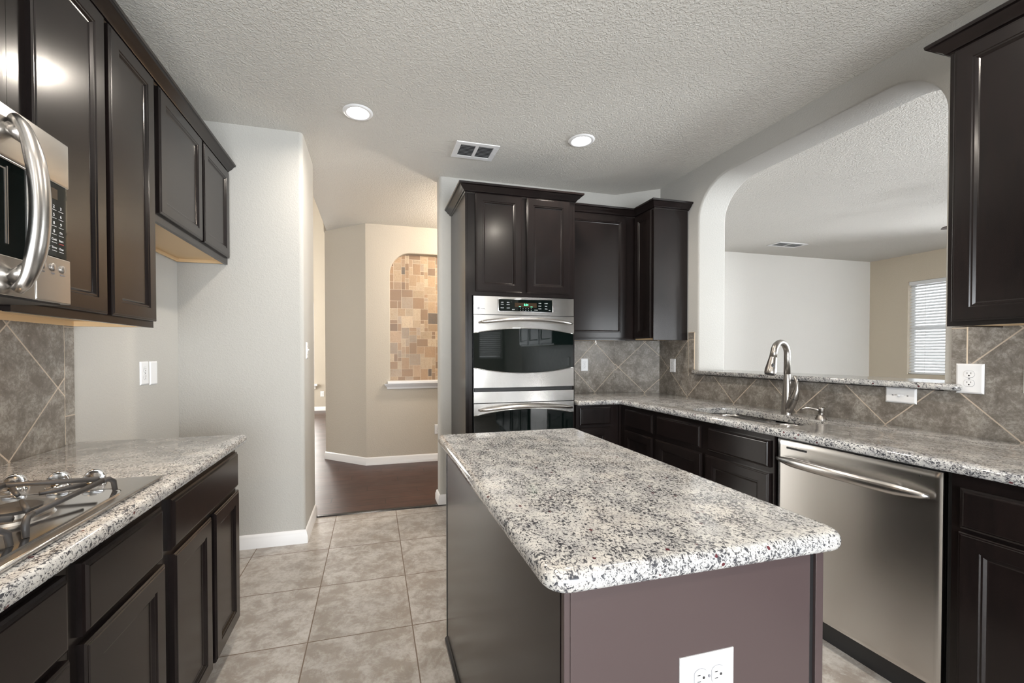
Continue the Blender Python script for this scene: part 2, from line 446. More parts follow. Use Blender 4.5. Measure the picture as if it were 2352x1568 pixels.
def arc(cx, cy, r, a0, a1, n=10):
    return [(cx + r * math.cos(math.radians(a0 + (a1 - a0) * i / n)), cy + r * math.sin(math.radians(a0 + (a1 - a0) * i / n))) for i in range(n + 1)]
def rrect(x0, y0, x1, y1, r, n=8):
    return arc(x1 - r, y0 + r, r, -90, 0, n) + arc(x1 - r, y1 - r, r, 0, 90, n) + arc(x0 + r, y1 - r, r, 90, 180, n) + arc(x0 + r, y0 + r, r, 180, 270, n)

H = 2.745
# ------------------------------------------------------------------ the room shell
struct('floor', MB().box((-1.4, -3.4, -.08), (2.6, 3.452, 0)), 'floor_tile')
struct('floor_hall', MB().prism([(-4.2, 3.47), (2.6, 3.47), (2.6, 5.4), (2.6, 10.1), (-4.2, 10.1)], -.08, 0), 'floor_wood')
struct('floor_living', MB().box((2.6, -3.4, -.08), (8.2, 5.2, 0)), 'floor_wood')
struct('trim_threshold', MB().prism([(-.02, 0), (.02, 0), (.016, .008), (-.014, .009)], -.436, .60, Matrix(((0, 0, 1, 0), (1, 0, 0, 3.461), (0, 1, 0, -.001), (0, 0, 0, 1)))), 'wood')
ceil = MB().prism([(-1.4, -3.4), (8.2, -3.4), (8.2, 5.4), (-.535, 5.4), (-.535, 3.50), (-1.4, 3.50)], H, H + .12)
struct('ceiling', ceil, 'ceiling')
# left wall, its end return and the far side of the refrigerator alcove
Tx = Matrix(((0, 0, 1, 0), (1, 0, 0, 0), (0, 1, 0, 0), (0, 0, 0, 1)))      # local (a,b,c) -> (y,z,x)
struct('wall_left', MB().box((-1.33, -2.65, 0), (-1.183, 3.02, H)), 'wall')
rr = .028
ret = [(-1.34, 3.0126)] + arc(-.449 - rr, 3.0126 + rr, rr, -90, 0, 6) + arc(-.449 - rr, 3.53 - rr, rr, 0, 90, 6) + [(-1.34, 3.53)]
struct('wall_return', MB().prism(ret, 0, H), 'wall', smooth=50)
# back wall of the kitchen behind oven and corner cabinets (end is rounded)
bk = [(.537, 3.464 + rr)] + arc(.537 + rr, 3.464 + rr, rr, 180, 270, 6) + [(2.19, 3.464), (2.5, 3.235), (2.76, 3.235), (2.76, 3.61)] + arc(.537 + rr, 3.61 - rr, rr, 90, 180, 6)
struct('wall_back', MB().prism(bk, 0, H), 'wall', smooth=50)
# right wall with the arched pass-through
hole = [(1.30, 1.10), (2.775, 1.10)] + arc(2.775 - .30, 2.60 - .27, .30, 0, 90, 14) + arc(1.30 + .27, 2.60 - .24, .27, 90, 180, 14)
hole = [(y, min(z, 2.60) if z > 1.2 else z) for y, z in hole]
hole = [(1.30, 1.10), (2.775, 1.10)] + [(2.775 - .30 + .30 * math.cos(t), 2.33 + .27 * math.sin(t)) for t in [i * PI / 2 / 14 for i in range(15)]] + \
       [(1.30 + .24 - .24 * math.sin(t), 2.36 + .24 * math.cos(t)) for t in [i * PI / 2 / 14 for i in range(15)]]
struct('wall_right', MB().slab([([(-3.4, 0), (3.30, 0), (3.30, H), (-3.4, H)], 0), (hole[::-1], .016)], 2.50, 2.76, Tx), 'wall', smooth=50)
# wall behind the camera with the nook window and an added opening for light
Ty = Matrix(((1, 0, 0, 0), (0, 0, 1, 0), (0, 1, 0, 0), (0, 0, 0, 1)))     # local (a,b,c) -> (x,z,y)
nook = [(1.78, 1.16), (1.78, 2.30), (2.43, 2.30), (2.43, 1.16)]
lamp_opening = [(-.85, .03), (-.85, 2.15), (1.55, 2.15), (1.55, .03)]  # unseen opening, added and sized for the lamp behind it
struct('wall_front', MB().slab([([(-1.33, 0), (2.66, 0), (2.66, H), (-1.33, H)], 0), (nook, 0), (lamp_opening, 0)], -2.65, -2.5, Ty), 'wall')
# hall: niche wall, diagonal corner, closing walls
nz0, nz1, nx0, nx1 = .955, 2.435, .19, 1.75
nich = [(nx0, nz0), (nx1, nz0)] + [(nx1 - .25 + .25 * math.cos(t), nz1 - .25 + .25 * math.sin(t)) for t in [i * PI / 2 / 12 for i in range(13)]] + \
       [(nx0 + .23 - .23 * math.sin(t), nz1 - .25 + .25 * math.cos(t)) for t in [i * PI / 2 / 12 for i in range(13)]]
struct('wall_niche', MB().slab([([(-.08, 0), (2.66, 0), (2.66, H), (-.08, H)], 0), (nich[::-1], .012)], 4.92, 5.01, Ty), 'wall_warm', smooth=50)
struct('wall_hall_end', MB().prism([(-.08, 4.92), (-.08, 5.012), (2.66, 5.012), (2.66, 5.2), (-.30, 5.2), (-.30, 10.0), (-.56, 10.0), (-.56, 5.36)], 0, H).box((-.57, 5.37, H), (-.40, 10, 5.2)), 'wall_warm')
struct('wall_living_left', MB().box((2.5, 3.60, 0), (2.76, 4.98, H)), 'wall')
struct('wall_riser', MB().box((-.535, 3.50, H + .12), (-.42, 5.4, 5.2)).box((-1.4, 3.40, H + .12), (-.535, 3.50, 5.2)), 'wall_warm')
gw = [(-3.0, .60), (-3.0, 2.4245), (-1.268, 2.4245), (-1.268, .60)]
struct('wall_far', MB().slab([([(-4.3, 0), (-.2, 0), (-.2, 5.2), (-4.3, 5.2)], 0), (gw, 0)], 9.9, 10.05, Ty), 'wall_warm')
struct('wall_entry', MB().slab([([(3.3, 0), (10.05, 0), (10.05, 5.2), (3.3, 5.2)], 0), ([(6.6, .3), (6.6, 3.6), (9.3, 3.6), (9.3, .3)], 0)], -4.3, -4.15, Tx).box((-4.3, 3.53, 0), (-1.34, 3.6, 5.2)), 'wall_warm')  # the side opening is unseen, added to let the lamp outside shine in
struct('ceiling_great_room', MB().box((-4.3, 3.4, 5.2), (-.4, 10.1, 5.3)), 'ceiling')
# living room
struct('wall_living_back', MB().box((2.64, 4.98, 0), (8.0, 5.2, H)), 'wall_light')
lw = [[(3.58, .95), (3.58, 2.34), (4.48, 2.34), (4.48, .95)], [(1.9, .95), (1.9, 2.34), (2.95, 2.34), (2.95, .95)], [(.2, .95), (.2, 2.34), (1.25, 2.34), (1.25, .95)], [(-1.9, .3), (-1.9, 2.34), (-.7, 2.34), (-.7, .3)]]  # first is the visible window; the others are added for light
struct('wall_living_right', MB().slab([([(-3.4, 0), (5.0, 0), (5.0, H), (-3.4, H)], 0)] + [(l, 0) for l in lw], 7.82, 7.97, Tx), 'wall_tan')
struct('wall_living_front', MB().slab([([(2.66, 0), (8.0, 0), (8.0, H), (2.66, H)], 0), ([(4.1, .45), (4.1, 2.3), (6.9, 2.3), (6.9, .45)], 0)], -3.35, -3.2, Ty), 'wall')  # front opening added for the lamp that lights the back wall

# windows: frame, sash rail, pane; a = width direction
def window(n, T, w_, h_, rail=True, sill=False, depth=.15):
    m = MB(); f = .035
    m.box((0, 0, -depth + .01), (f, h_, -depth + .06), T).box((w_ - f, 0, -depth + .01), (w_, h_, -depth + .06), T)
    m.box((f, 0, -depth + .01), (w_ - f, f, -depth + .06), T).box((f, h_ - f, -depth + .01), (w_ - f, h_, -depth + .06), T)
    if rail: m.box((f, h_ * .5 - .02, -depth + .012), (w_ - f, h_ * .5 + .02, -depth + .055), T)
    o = struct('window_%d' % n, m, 'vinyl')
    obj('pane', MB().box((f, f, -depth + .028), (w_ - f, h_ - f, -depth + .034), T), 'glass', o)
    return o
def blinds(T, w_, h_, label, tilt=28, pitch_=.043, c0=-.045, drop=None):
    o = thing('window_blinds', label, 'blinds', (T @ Vector((w_ / 2, 0, c0))))
    drop = drop or h_
    obj('headrail', MB().box((.004, h_ - .055, c0 - .028), (w_ - .004, h_ - .002, c0 + .030), T, .003), 'blind', o)
    m = MB(); z = h_ - .075; ca, sa = math.cos(math.radians(tilt)), math.sin(math.radians(tilt)); k = .024
    while z > h_ - drop + .04:
        m.box((.008, z - k * sa - .0012, c0 + k * ca), (w_ - .008, z - k * sa + .0012, c0 + k * ca), T) if False else None
        t = bmesh.new()
        vs = [t.verts.new(q) for q in ((.008, z - k * sa, c0 + k * ca), (w_ - .008, z - k * sa, c0 + k * ca), (w_ - .008, z + .003, c0), (.008, z + .003, c0), (w_ - .008, z + k * sa, c0 - k * ca), (.008, z + k * sa, c0 - k * ca))]
        t.faces.new((vs[0], vs[1], vs[2], vs[3])); t.faces.new((vs[3], vs[2], vs[4], vs[5]))
        g = bmesh.ops.extrude_face_region(t, geom=t.faces[:])
        for v in g['geom']:
            if isinstance(v, bmesh.types.BMVert): v.co.y += .0024
        bmesh.ops.recalc_face_normals(t, faces=t.faces); m._add(t, T); z -= pitch_
    obj('slats', m, 'blind', o)
    obj('bottom_rail', MB().box((.006, h_ - drop + .008, c0 - .024), (w_ - .006, h_ - drop + .03, c0 + .024), T, .003), 'blind', o)
    for f in (.22, .78):
        obj('ladder_cord', MB().box((w_ * f - .002, h_ - drop + .02, c0 + .0245), (w_ * f + .002, h_ - .05, c0 + .0255), T), 'blind', o)
    return o
Tw = B_right(7.82, 4.48, .95); window(1, Tw, .90, 1.39); blinds(Tw, .90, 1.39, 'white horizontal slat blinds on the living room window, seen through the pass-through', 38)
Tw = B_right(7.82, 2.95, .95); window(2, Tw, 1.05, 1.39)  # this and the next two are unseen, added to bring light in
Tw = B_right(7.82, 1.25, .95); window(3, Tw, 1.05, 1.39)
Tw = B_right(7.82, -.7, .30); window(4, Tw, 1.2, 2.04, False)
Tw = B_front(2.43, -2.5, 1.16); window(5, Tw, .65, 1.14); blinds(Tw, .65, 1.14, 'white slat blinds behind the camera, mirrored in the oven glass', 42)
Tw = B_front(1.55, -2.5, .03); window(6, Tw, 2.40, 2.12, False)  # glazing of the unseen opening added for the rear lamp
Tw = B_back(-3.0, 9.9, .60); window(7, Tw, 1.755, 1.84)
struct('trim_window_far', MB().box((-3.1, 9.83, .555), (-1.20, 9.93, .60), bev=.004).box((-3.06, 9.875, .49), (-1.24, 9.9, .555), bev=.004), 'trim')
struct('trim_niche', MB().box((nx0 - .035, 4.845, .925), (nx1 + .05, 5.0, .958), bev=.006).sweep([(nx0 - .02, 4.93), (nx0 - .02, 4.92), (nx1 + .03, 4.92), (nx1 + .03, 4.93)], [(0, .865), (.016, .865), (.022, .885), (.03, .895), (.045, .912), (.05, .926), (0, .926)]), 'trim')

Tw = B_front(6.9, -3.2, .45); window(8, Tw, 2.8, 1.85, False)  # glazing of the opening added for the living room fill lamp
# travertine mosaic on the niche back: random rectangular pieces
def mosaic():
    u = .0445; nx, nz = int((nx1 - nx0) / u) + 1, int((nz1 - nz0) / u) + 1
    occ = [[False] * nz for _ in range(nx)]; bm = bmesh.new(); tl = bm.loops.layers.float_color.new('tone'); rnd = random.Random(3)
    tones = [(.50, .34, .20), (.42, .27, .155), (.56, .41, .26), (.34, .215, .125), (.48, .33, .21), (.60, .46, .31), (.28, .18, .11), (.44, .34, .25)]
    for j in range(nz - 1, -1, -1):
        for i in range(nx):
            if occ[i][j]: continue
            for a, b in [rnd.choice([(2, 2), (2, 3), (3, 2), (1, 2), (2, 1), (2, 2), (3, 3), (1, 1)]), (1, 2), (2, 1), (1, 1)]:
                if i + a <= nx and j - b + 1 >= 0 and all(not occ[i + p][j - q] for p in range(a) for q in range(b)): break
            for p in range(a):
                for q in range(b): occ[i + p][j - q] = True
            x0, x1 = nx0 + i * u, min(nx0 + (i + a) * u, nx1); z1, z0 = min(nz0 + (j + 1) * u, nz1), nz0 + (j + 1 - b) * u
            g = .0023; c = list(rnd.choice(tones)); k = rnd.uniform(.8, 1.15)
            if rnd.random() < .025: c = [.14, .12, .10]
            lum = sum(c) / 3; c = [(v * .92 + lum * .08) * k * .80 for v in c]
            y0, y1 = 5.000, 5.006
            t = bmesh.ops.create_cube(bm, size=1)['verts']
            for v in t: v.co = ((x0 + x1) / 2 + v.co.x * (x1 - x0 - 2 * g), (y0 + y1) / 2 + v.co.y * (y1 - y0), (z0 + z1) / 2 + v.co.z * (z1 - z0 - 2 * g))
            for f in {f for v in t for f in v.link_faces}:
                for l in f.loops: l[tl] = (*c, 1)
    mb = MB(); mb.bm.free(); mb.bm = bm
    return mb
mo = struct('wall_niche_mosaic', mosaic(), 'mosaic')
struct('wall_niche_grout', MB().box((nx0 - .02, 5.002, nz0 - .01), (nx1 + .02, 5.0115, nz1 + .02)), 'grout')

BP = [(0, 0), (.017, 0), (.017, .052), (.012, .062), (.012, .070), (.006, .084), (0, .088)]
def bb(name, path): return struct('baseboard_' + name, MB().sweep(path, BP), 'trim', smooth=40)
bb('return', [(-1.183, 3.0126), (-.449, 3.0126), (-.449, 3.50)])
bb('oven_side', [(.63, 3.61), (.537, 3.61), (.537, 3.464), (.645, 3.464)])
bb('hall', [(-.56, 9.9), (-.56, 5.362), (-.08, 4.92), (2.5, 4.92)])
bb('far', [(-4.15, 9.9), (-.56, 9.9)])
bb('alcove', [(-1.183, 2.08), (-1.183, 3.0126)])
bb('front', [(2.5, -2.5), (1.57, -2.5)])
bb('living', [(2.66, 4.98), (7.82, 4.98)])
bb('living_right', [(7.82, 4.98), (7.82, -3.2)])

# tile backsplashes (thin slabs on the walls)
struct('wall_backsplash_right', MB().slab([([(-1.1, .90), (3.232, .90), (3.232, 1.385), (2.872, 1.385), (2.872, 1.1), (1.218, 1.1), (1.218, 1.385), (-1.1, 1.385)], 0)], 2.493, 2.501, Tx), 'tile_right')
struct('wall_backsplash_trim', MB().box((2.491, 2.812, 1.10), (2.501, 2.870, 1.44)).box((2.491, 1.220, 1.10), (2.501, 1.268, 1.385)), 'tile_border')
struct('wall_backsplash_back', MB().box((1.48, 3.456, .90), (2.186, 3.465, 1.385)), 'tile_back')
struct('wall_backsplash_corner', MB().prism([(2.186, 3.458), (2.494, 3.230), (2.50, 3.237), (2.19, 3.466)], .90, 1.385), 'tile_diag')
struct('wall_backsplash_left', MB().box((-1.184, -1.0, .90), (-1.176, 2.005, 1.385)), 'tile_left')
struct('wall_backsplash_left_trim', MB().box((-1.184, 2.008, .90), (-1.176, 2.062, 1.385)), 'tile_border')
struct('trim_backsplash_edge', MB().box((-1.184, 2.0045, .915), (-1.1765, 2.0085, 1.385)).box((2.492, 2.8695, 1.09), (2.500, 2.8735, 1.44)).box((2.4925, 2.8095, 1.14), (2.500, 2.812, 1.443)).box((2.4925, 2.8095, 1.44), (2.500, 2.873, 1.443)).box((2.492, 1.2155, 1.14), (2.500, 1.2205, 1.385)), 'grout')

# ------------------------------------------------------------------ cabinets
DP = [(0, 0), (0, .013), (.003, .0165), (.007, .0165), (.009, .019), (.052, .019), (.055, .016), (.060, .016), (.066, .0095), (.070, .0085)]
FP = [(0, 0), (0, .011), (.006, .0135), (.010, .0185), (.013, .019)]
def door(parent, T, w_, h_, name='door'): return obj(name, MB().rings(w_, h_, DP, T), 'wood', parent)
def drawer(parent, T, w_, h_, name='drawer_front'): return obj(name, MB().rings(w_, h_, FP, T), 'wood', parent)
def place(B, x, y0, w_, z):  # helper: transform for a leaf whose low corner is (a=0,b=0)
    return B(x, y0, z)

# --- left base run: faces +x, frame plane x=-.594
FX = -.594
def base_left(y0, y1, drawers, doors, label):
    o = thing('base_cabinet', label, 'cabinet', (-.88, (y0 + y1) / 2, 0), 'base cabinets under the cooktop counter')
    obj('cabinet_body', MB().box((-1.181, y0, .10), (FX, y1, .8745)), 'wood', o)
    obj('toe_kick', MB().box((-1.15, y0 + .002, 0), (-.665, y1 - .002, .0995)), 'wood', o)
    for a, b in drawers: drawer(o, B_left(FX, a, .690), b - a, .152)
    for a, b in doors: door(o, B_left(FX, a, .108), b - a, .566)
    return o
base_left(1.40, 2.060, [(1.425, 2.045)], [(1.435, 1.728), (1.762, 2.050)], 'dark base cabinet at the alcove end, one wide drawer over two doors')
base_left(1.01, 1.399, [(1.035, 1.368)], [(1.035, 1.376)], 'dark base cabinet right of the cooktop, one drawer over one door')
base_left(.20, 1.009, [(.225, .595), (.612, .990)], [(.225, .595), (.612, .990)], 'dark base cabinet under the gas cooktop, cut off at bottom left')
# --- left uppers: frame plane x=-.90
UX = -.900
def underside(o, lo, hi, z):
    obj('underside', MB().box((lo[0], lo[1], z + .02), (hi[0], hi[1], z + .026)).box((lo[0], lo[1], z), (lo[0] + .012, hi[1], z + .02)).box((lo[0] + .012, hi[1] - .012, z), (hi[0], hi[1], z + .02)).box((lo[0] + .012, lo[1], z), (hi[0], lo[1] + .012, z + .02)), 'maple', o)
def upper_left(y0, y1, z0, doors, label, dz=.035):
    o = thing('upper_cabinet', label, 'cabinet', (-1.04, (y0 + y1) / 2, z0), 'upper cabinets on the left wall')
    obj('cabinet_body', MB().box((-1.181, y0, z0 + .027), (UX, y1, 2.4245)).box((UX - .018, y0, z0 - .002), (UX, y1, z0 + .027)).box((-1.181, y0, z0), (UX - .018, y0 + .006, z0 + .027)).box((-1.181, y1 - .006, z0), (UX - .018, y1, z0 + .027)), 'wood', o)
    underside(o, (-1.179, y0 + .007), (UX - .019, y1 - .007), z0)
    for a, b in doors: door(o, B_left(UX, a, z0 + dz), b - a, 2.422 - z0 - dz)
    return o
upper_left(2.0665, 3.010, 1.845, [(2.100, 2.563), (2.586, 2.994)], 'short two-door upper cabinet above the refrigerator alcove')
upper_left(1.345, 2.0655, 1.385, [(1.405, 1.722), (1.748, 2.056)], 'tall two-door upper cabinet between microwave and refrigerator alcove', .024)
upper_left(.560, 1.344, 1.828, [(.585, .945), (.955, 1.312)], 'short upper cabinet directly above the microwave')
CP = [(0, 0), (.004, .006), (.012, .008), (.016, .016), (.030, .026), (.040, .040), (.044, .043), (.052, .045), (.054, .056), (.050, .060), (0, .060)]
def crown(name_label, path, z): 
    o = obj('crown_molding', MB().sweep(path, [(a, z + b) for a, b in CP]), 'wood', smooth=30)
    return tag(o, name_label, 'molding', 'crown moldings on the cabinets')
crown('dark crown molding running along the left-hand upper cabinets', [(UX, 3.010), (UX, .56)][::-1], 2.425)
# --- oven tower
o = thing('oven_cabinet', 'tall dark cabinet housing the double wall oven, two doors on top', 'cabinet', (1.06, 3.18, 0))
obj('cabinet_body', MB().box((.635, 2.905, .10), (.652, 3.462, 2.4145)).box((1.470, 2.905, .10), (1.487, 3.462, 2.4145)).box((.653, 3.44, .10), (1.469, 3.462, 2.4145)).box((.653, 2.905, 1.690), (1.469, 3.44, 2.4145)).box((.653, 2.905, .10), (1.469, 3.44, .400))
    .box((.653, 2.905, .401), (.684, 2.925, 1.689)), 'wood', o)
obj('stile', MB().box((.655, 2.899, .42), (.676, 2.904, 1.70)), 'wood', o)
obj('toe_kick', MB().box((.65, 2.97, 0), (1.475, 3.44, .0995)), 'wood', o)
door(o, B_back(.708, 2.905, 1.716), .348, .697); door(o, B_back(1.094, 2.905, 1.716), .344, .697)
drawer(o, B_back(.70, 2.905, .125), .755, .26)
crown('dark crown molding capping the tall oven cabinet', [(.635, 3.462), (.635, 2.905), (1.487, 2.905), (1.487, 3.08)], 2.415)
# --- corner uppers
o = thing('upper_cabinet', 'single-door upper cabinet between oven tower and corner', 'cabinet', (1.8, 3.3, 1.38), 'upper cabinets in the far corner')
obj('cabinet_body', MB().box((1.489, 3.135, 1.407), (2.158, 3.455, 2.4295)).box((1.489, 3.135, 1.38), (2.158, 3.153, 1.407)), 'wood', o)
obj('underside', MB().box((1.49, 3.155, 1.385), (2.15, 3.450, 1.395)), 'maple', o)
door(o, B_back(1.50, 3.135, 1.395), .575, 1.03)
o = thing('upper_cabinet', 'narrow-door upper cabinet with a plain dark side panel beside the pass-through arch', 'cabinet', (2.33, 3.0, 1.38), 'upper cabinets in the far corner')
obj('cabinet_body', MB().box((2.175, 2.895, 1.407), (2.489, 3.20, 2.4295)).box((2.16, 3.136, 1.38), (2.40, 3.26, 2.4295)), 'wood', o)
obj('side_panel', MB().box((2.17, 2.885, 1.378), (2.490, 2.894, 2.4295), bev=.0015), 'wood', o)
obj('underside', MB().box((2.18, 2.896, 1.385), (2.488, 3.195, 1.395)), 'maple', o)
door(o, B_right(2.174, 3.125, 1.395), .220, 1.03)
crown('dark crown molding turning the corner over the far upper cabinets', [(1.545, 3.135), (2.175, 3.135), (2.175, 2.885), (2.498, 2.885)], 2.430)
# --- near right upper
o = thing('upper_cabinet', 'large dark upper cabinet at the right edge beside the pass-through', 'cabinet', (2.33, .4, 1.38))
obj('cabinet_body', MB().box((2.180, -.30, 1.400), (2.498, 1.124, 2.4295)).box((2.180, -.30, 1.376), (2.198, 1.124, 1.40)).box((2.198, 1.112, 1.376), (2.498, 1.124, 1.40)), 'wood', o)
obj('underside', MB().box((2.20, -.29, 1.381), (2.490, 1.110, 1.392)), 'maple', o)
for a in (1.106, .618, .130): door(o, B_right(2.180, a, 1.392), .470, 1.036)
crown('dark crown molding over the large upper cabinet at the right edge', [(2.180, -.30), (2.180, 1.124), (2.498, 1.124)][::1] if False else [(2.498, 1.124), (2.180, 1.124), (2.180, -.30)], 2.430)
h = obj('cup_hook', MB().tube([(1.79, 3.12, 1.378), (1.79, 3.12, 1.36)], .004, seg=8).tube([(1.79, 3.12 + .009 * math.cos(t), 1.352 + .009 * math.sin(t)) for t in [PI / 2 + i * PI / 8 for i in range(13)]], .0025, seg=6), 'clear')
tag(h, 'tiny clear hook under the upper cabinet right of the oven', 'hook')

# --- right base run: frame x=1.869, doors out to 1.85
RX = 1.869
def base_right(y0, y1, dr, ds, label, x1=2.485, top=.8745):
    o = thing('base_cabinet', label, 'cabinet', (2.17, (y0 + y1) / 2, 0), 'base cabinets along the sink counter')
    m = MB().box((RX, y0, .10), (RX + .018, y1, top))
    m.box((RX + .018, y0, .10), (x1, y0 + .016, top)).box((RX + .018, y1 - .016, .10), (x1, y1, top)).box((RX + .018, y0 + .016, .10), (x1, y1 - .016, .118)).box((x1 - .01, y0 + .016, .118), (x1, y1 - .016, top))
    obj('cabinet_body', m, 'wood', o)
    obj('toe_kick', MB().box((1.935, y0 + .002, 0), (2.40, y1 - .002, .0995)), 'black', o)
    for a, b in dr: drawer(o, B_right(RX, b, .716 if b - a < .5 else .7), b - a, .132)
    for a, b in ds: door(o, B_right(RX, b, .11), b - a, .578)
    return o
base_right(2.455, 2.863, [(2.475, 2.800)], [(2.475, 2.810)], 'narrow dark base cabinet in the inner corner, drawer over door, left of the sink cabinet')
base_right(1.583, 2.453, [(1.600, 1.985), (2.040, 2.432)], [(1.600, 2.000), (2.030, 2.440)], 'dark sink base cabinet with two false drawer fronts over two doors')
base_right(.07, .945, [(.10, .920)], [(.515, .922), (.10, .505)], 'dark base cabinet right of the dishwasher at the photo edge')
base_right(-1.0, .069, [(-.97, .05)], [(-.97, -.47), (-.46, .05)], 'dark base cabinet behind the camera at the end of the sink counter')
o = thing('base_cabinet', 'small dark drawer base cabinet between oven tower and inner corner', 'cabinet', (1.68, 3.15, 0))
obj('cabinet_body', MB().box((1.489, 2.880, .10), (2.15, 3.44, .8745)), 'wood', o)
obj('toe_kick', MB().box((1.49, 2.945, 0), (1.93, 3.38, .0995)), 'black', o)
drawer(o, B_back(1.515, 2.880, .725), .262, .132); door(o, B_back(1.515, 2.880, .11), .262, .592)
obj('corner_stile', MB().box((1.846, 2.864, .10), (1.868, 2.8795, .8745)), 'wood', o)

# ------------------------------------------------------------------ countertops
gr = .016
cl = [(-1.176, -1.0), (-.545, -1.0)] + arc(-.545 - .03, 2.078 - .03, .03, 0, 90, 5) + [(-1.176, 2.078)]
tag(obj('countertop', MB().slab([(cl, gr)], .876, .914), 'granite', smooth=60), 'speckled granite countertop on the left carrying the gas cooktop', 'countertop', 'granite countertops')
fil = [(1.838 - .06 + .06 * math.cos(math.radians(a)), 2.845 - .06 + .06 * math.sin(math.radians(a))) for a in (90, 70, 50, 30, 10, 0)]
sinkp = rrect(1.945, 1.60, 2.275, 2.262, .10, 8)
cr = [(1.838, -1.0), (2.492, -1.0), (2.492, 3.232), (2.186, 3.456), (1.489, 3.456), (1.489, 2.845)] + [(1.838 - .0, 2.845)]
cr = [(1.838, -1.0), (2.492, -1.0), (2.492, 3.228), (2.184, 3.454), (1.489, 3.454), (1.489, 2.845), (1.80, 2.845), (1.826, 2.838), (1.838, 2.815)]
tag(obj('countertop', MB().slab([(cr, gr), (sinkp[::-1], .006)], .876, .914), 'granite', smooth=60), 'long L-shaped speckled granite countertop holding the sink and faucet', 'countertop', 'granite countertops')
cor = .045
ic = arc(.272 + cor, .617 + cor, cor, 180, 270, 7) + arc(.930 - cor, .617 + cor, cor, 270, 360, 7) + arc(.945 - .03, 1.842 - .03, .03, 0, 90, 5) + arc(.273 + .03, 1.840 - .03, .03, 90, 180, 5)
tag(obj('countertop', MB().slab([(ic, .018)], .874, .914, seg=6), 'granite', smooth=60), 'speckled granite slab on top of the kitchen island', 'countertop', 'granite countertops')
le = [(2.452, 1.235), (2.50, 1.235), (2.50, 1.303), (2.70, 1.303), (2.70, 2.772), (2.50, 2.772), (2.50, 2.82), (2.452, 2.82)]
le = [(2.452 + .012, 1.228), (2.499, 1.228), (2.499, 1.306), (2.80, 1.306), (2.80, 2.769), (2.499, 2.769), (2.499, 2.805), (2.452 + .012, 2.805), (2.452, 2.79), (2.452, 1.243)]
le = le[::1]
def ccw(p): 
    return p if sum(p[i - 1][0] * p[i][1] - p[i][0] * p[i - 1][1] for i in range(len(p))) > 0 else p[::-1]
tag(obj('ledge', MB().slab([(ccw(le), .012)], 1.106, 1.136), 'granite', smooth=60), 'dark speckled granite ledge along the bottom of the arched pass-through', 'ledge')

# ------------------------------------------------------------------ island
o = thing('kitchen_island', 'dark brown kitchen island cabinet under the granite slab in the foreground', 'island', (.6, 1.24, 0))
ix0, ix1, iy0, iy1 = .312, .897, .650, 1.815
obj('cabinet_body', MB().box((ix0 + .006, iy0 + .006, .0), (ix1 - .03, iy1, .8735)), 'wood', o)
obj('end_panel', MB().box((ix0 + .014, iy0, .0), (ix1 - .035, iy0 + .0055, .8735)), 'laminate', o)
obj('side_panel', MB().box((ix0, iy0 + .012, .0), (ix0 + .0055, iy1 - .006, .8735)), 'wood', o)
obj('corner_strip', MB().box((ix0 + .001, iy0 - .002, 0), (ix0 + .013, iy0 + .011, .8735), bev=.002), 'laminate', o)
obj('corner_strip', MB().box((ix0 - .002, iy1 - .005, 0), (ix0 + .0055, iy1 + .012, .8735), bev=.001), 'black', o)  # black strip at the far end of the side panel
obj('corner_strip', MB().box((ix1 - .020, iy0 - .001, .0), (ix1, iy0 + .02, .8735), bev=.001), 'laminate', o)
obj('shadow_gap', MB().box((ix1 - .034, iy0 + .004, .0), (ix1 - .021, iy0 + .0055, .8735)), 'black', o)
obj('base_shoe', MB().sweep([(ix0, iy1), (ix0, iy0)], [(0, 0), (.012, 0), (.011, .012), (.004, .020), (0, .022)]), 'wood', o)
for a in (iy1 - .55, iy0 + .03):
    door(o, B_left(ix1 - .029, a, .11), .52, .578); drawer(o, B_left(ix1 - .029, a, .70), .52, .14)

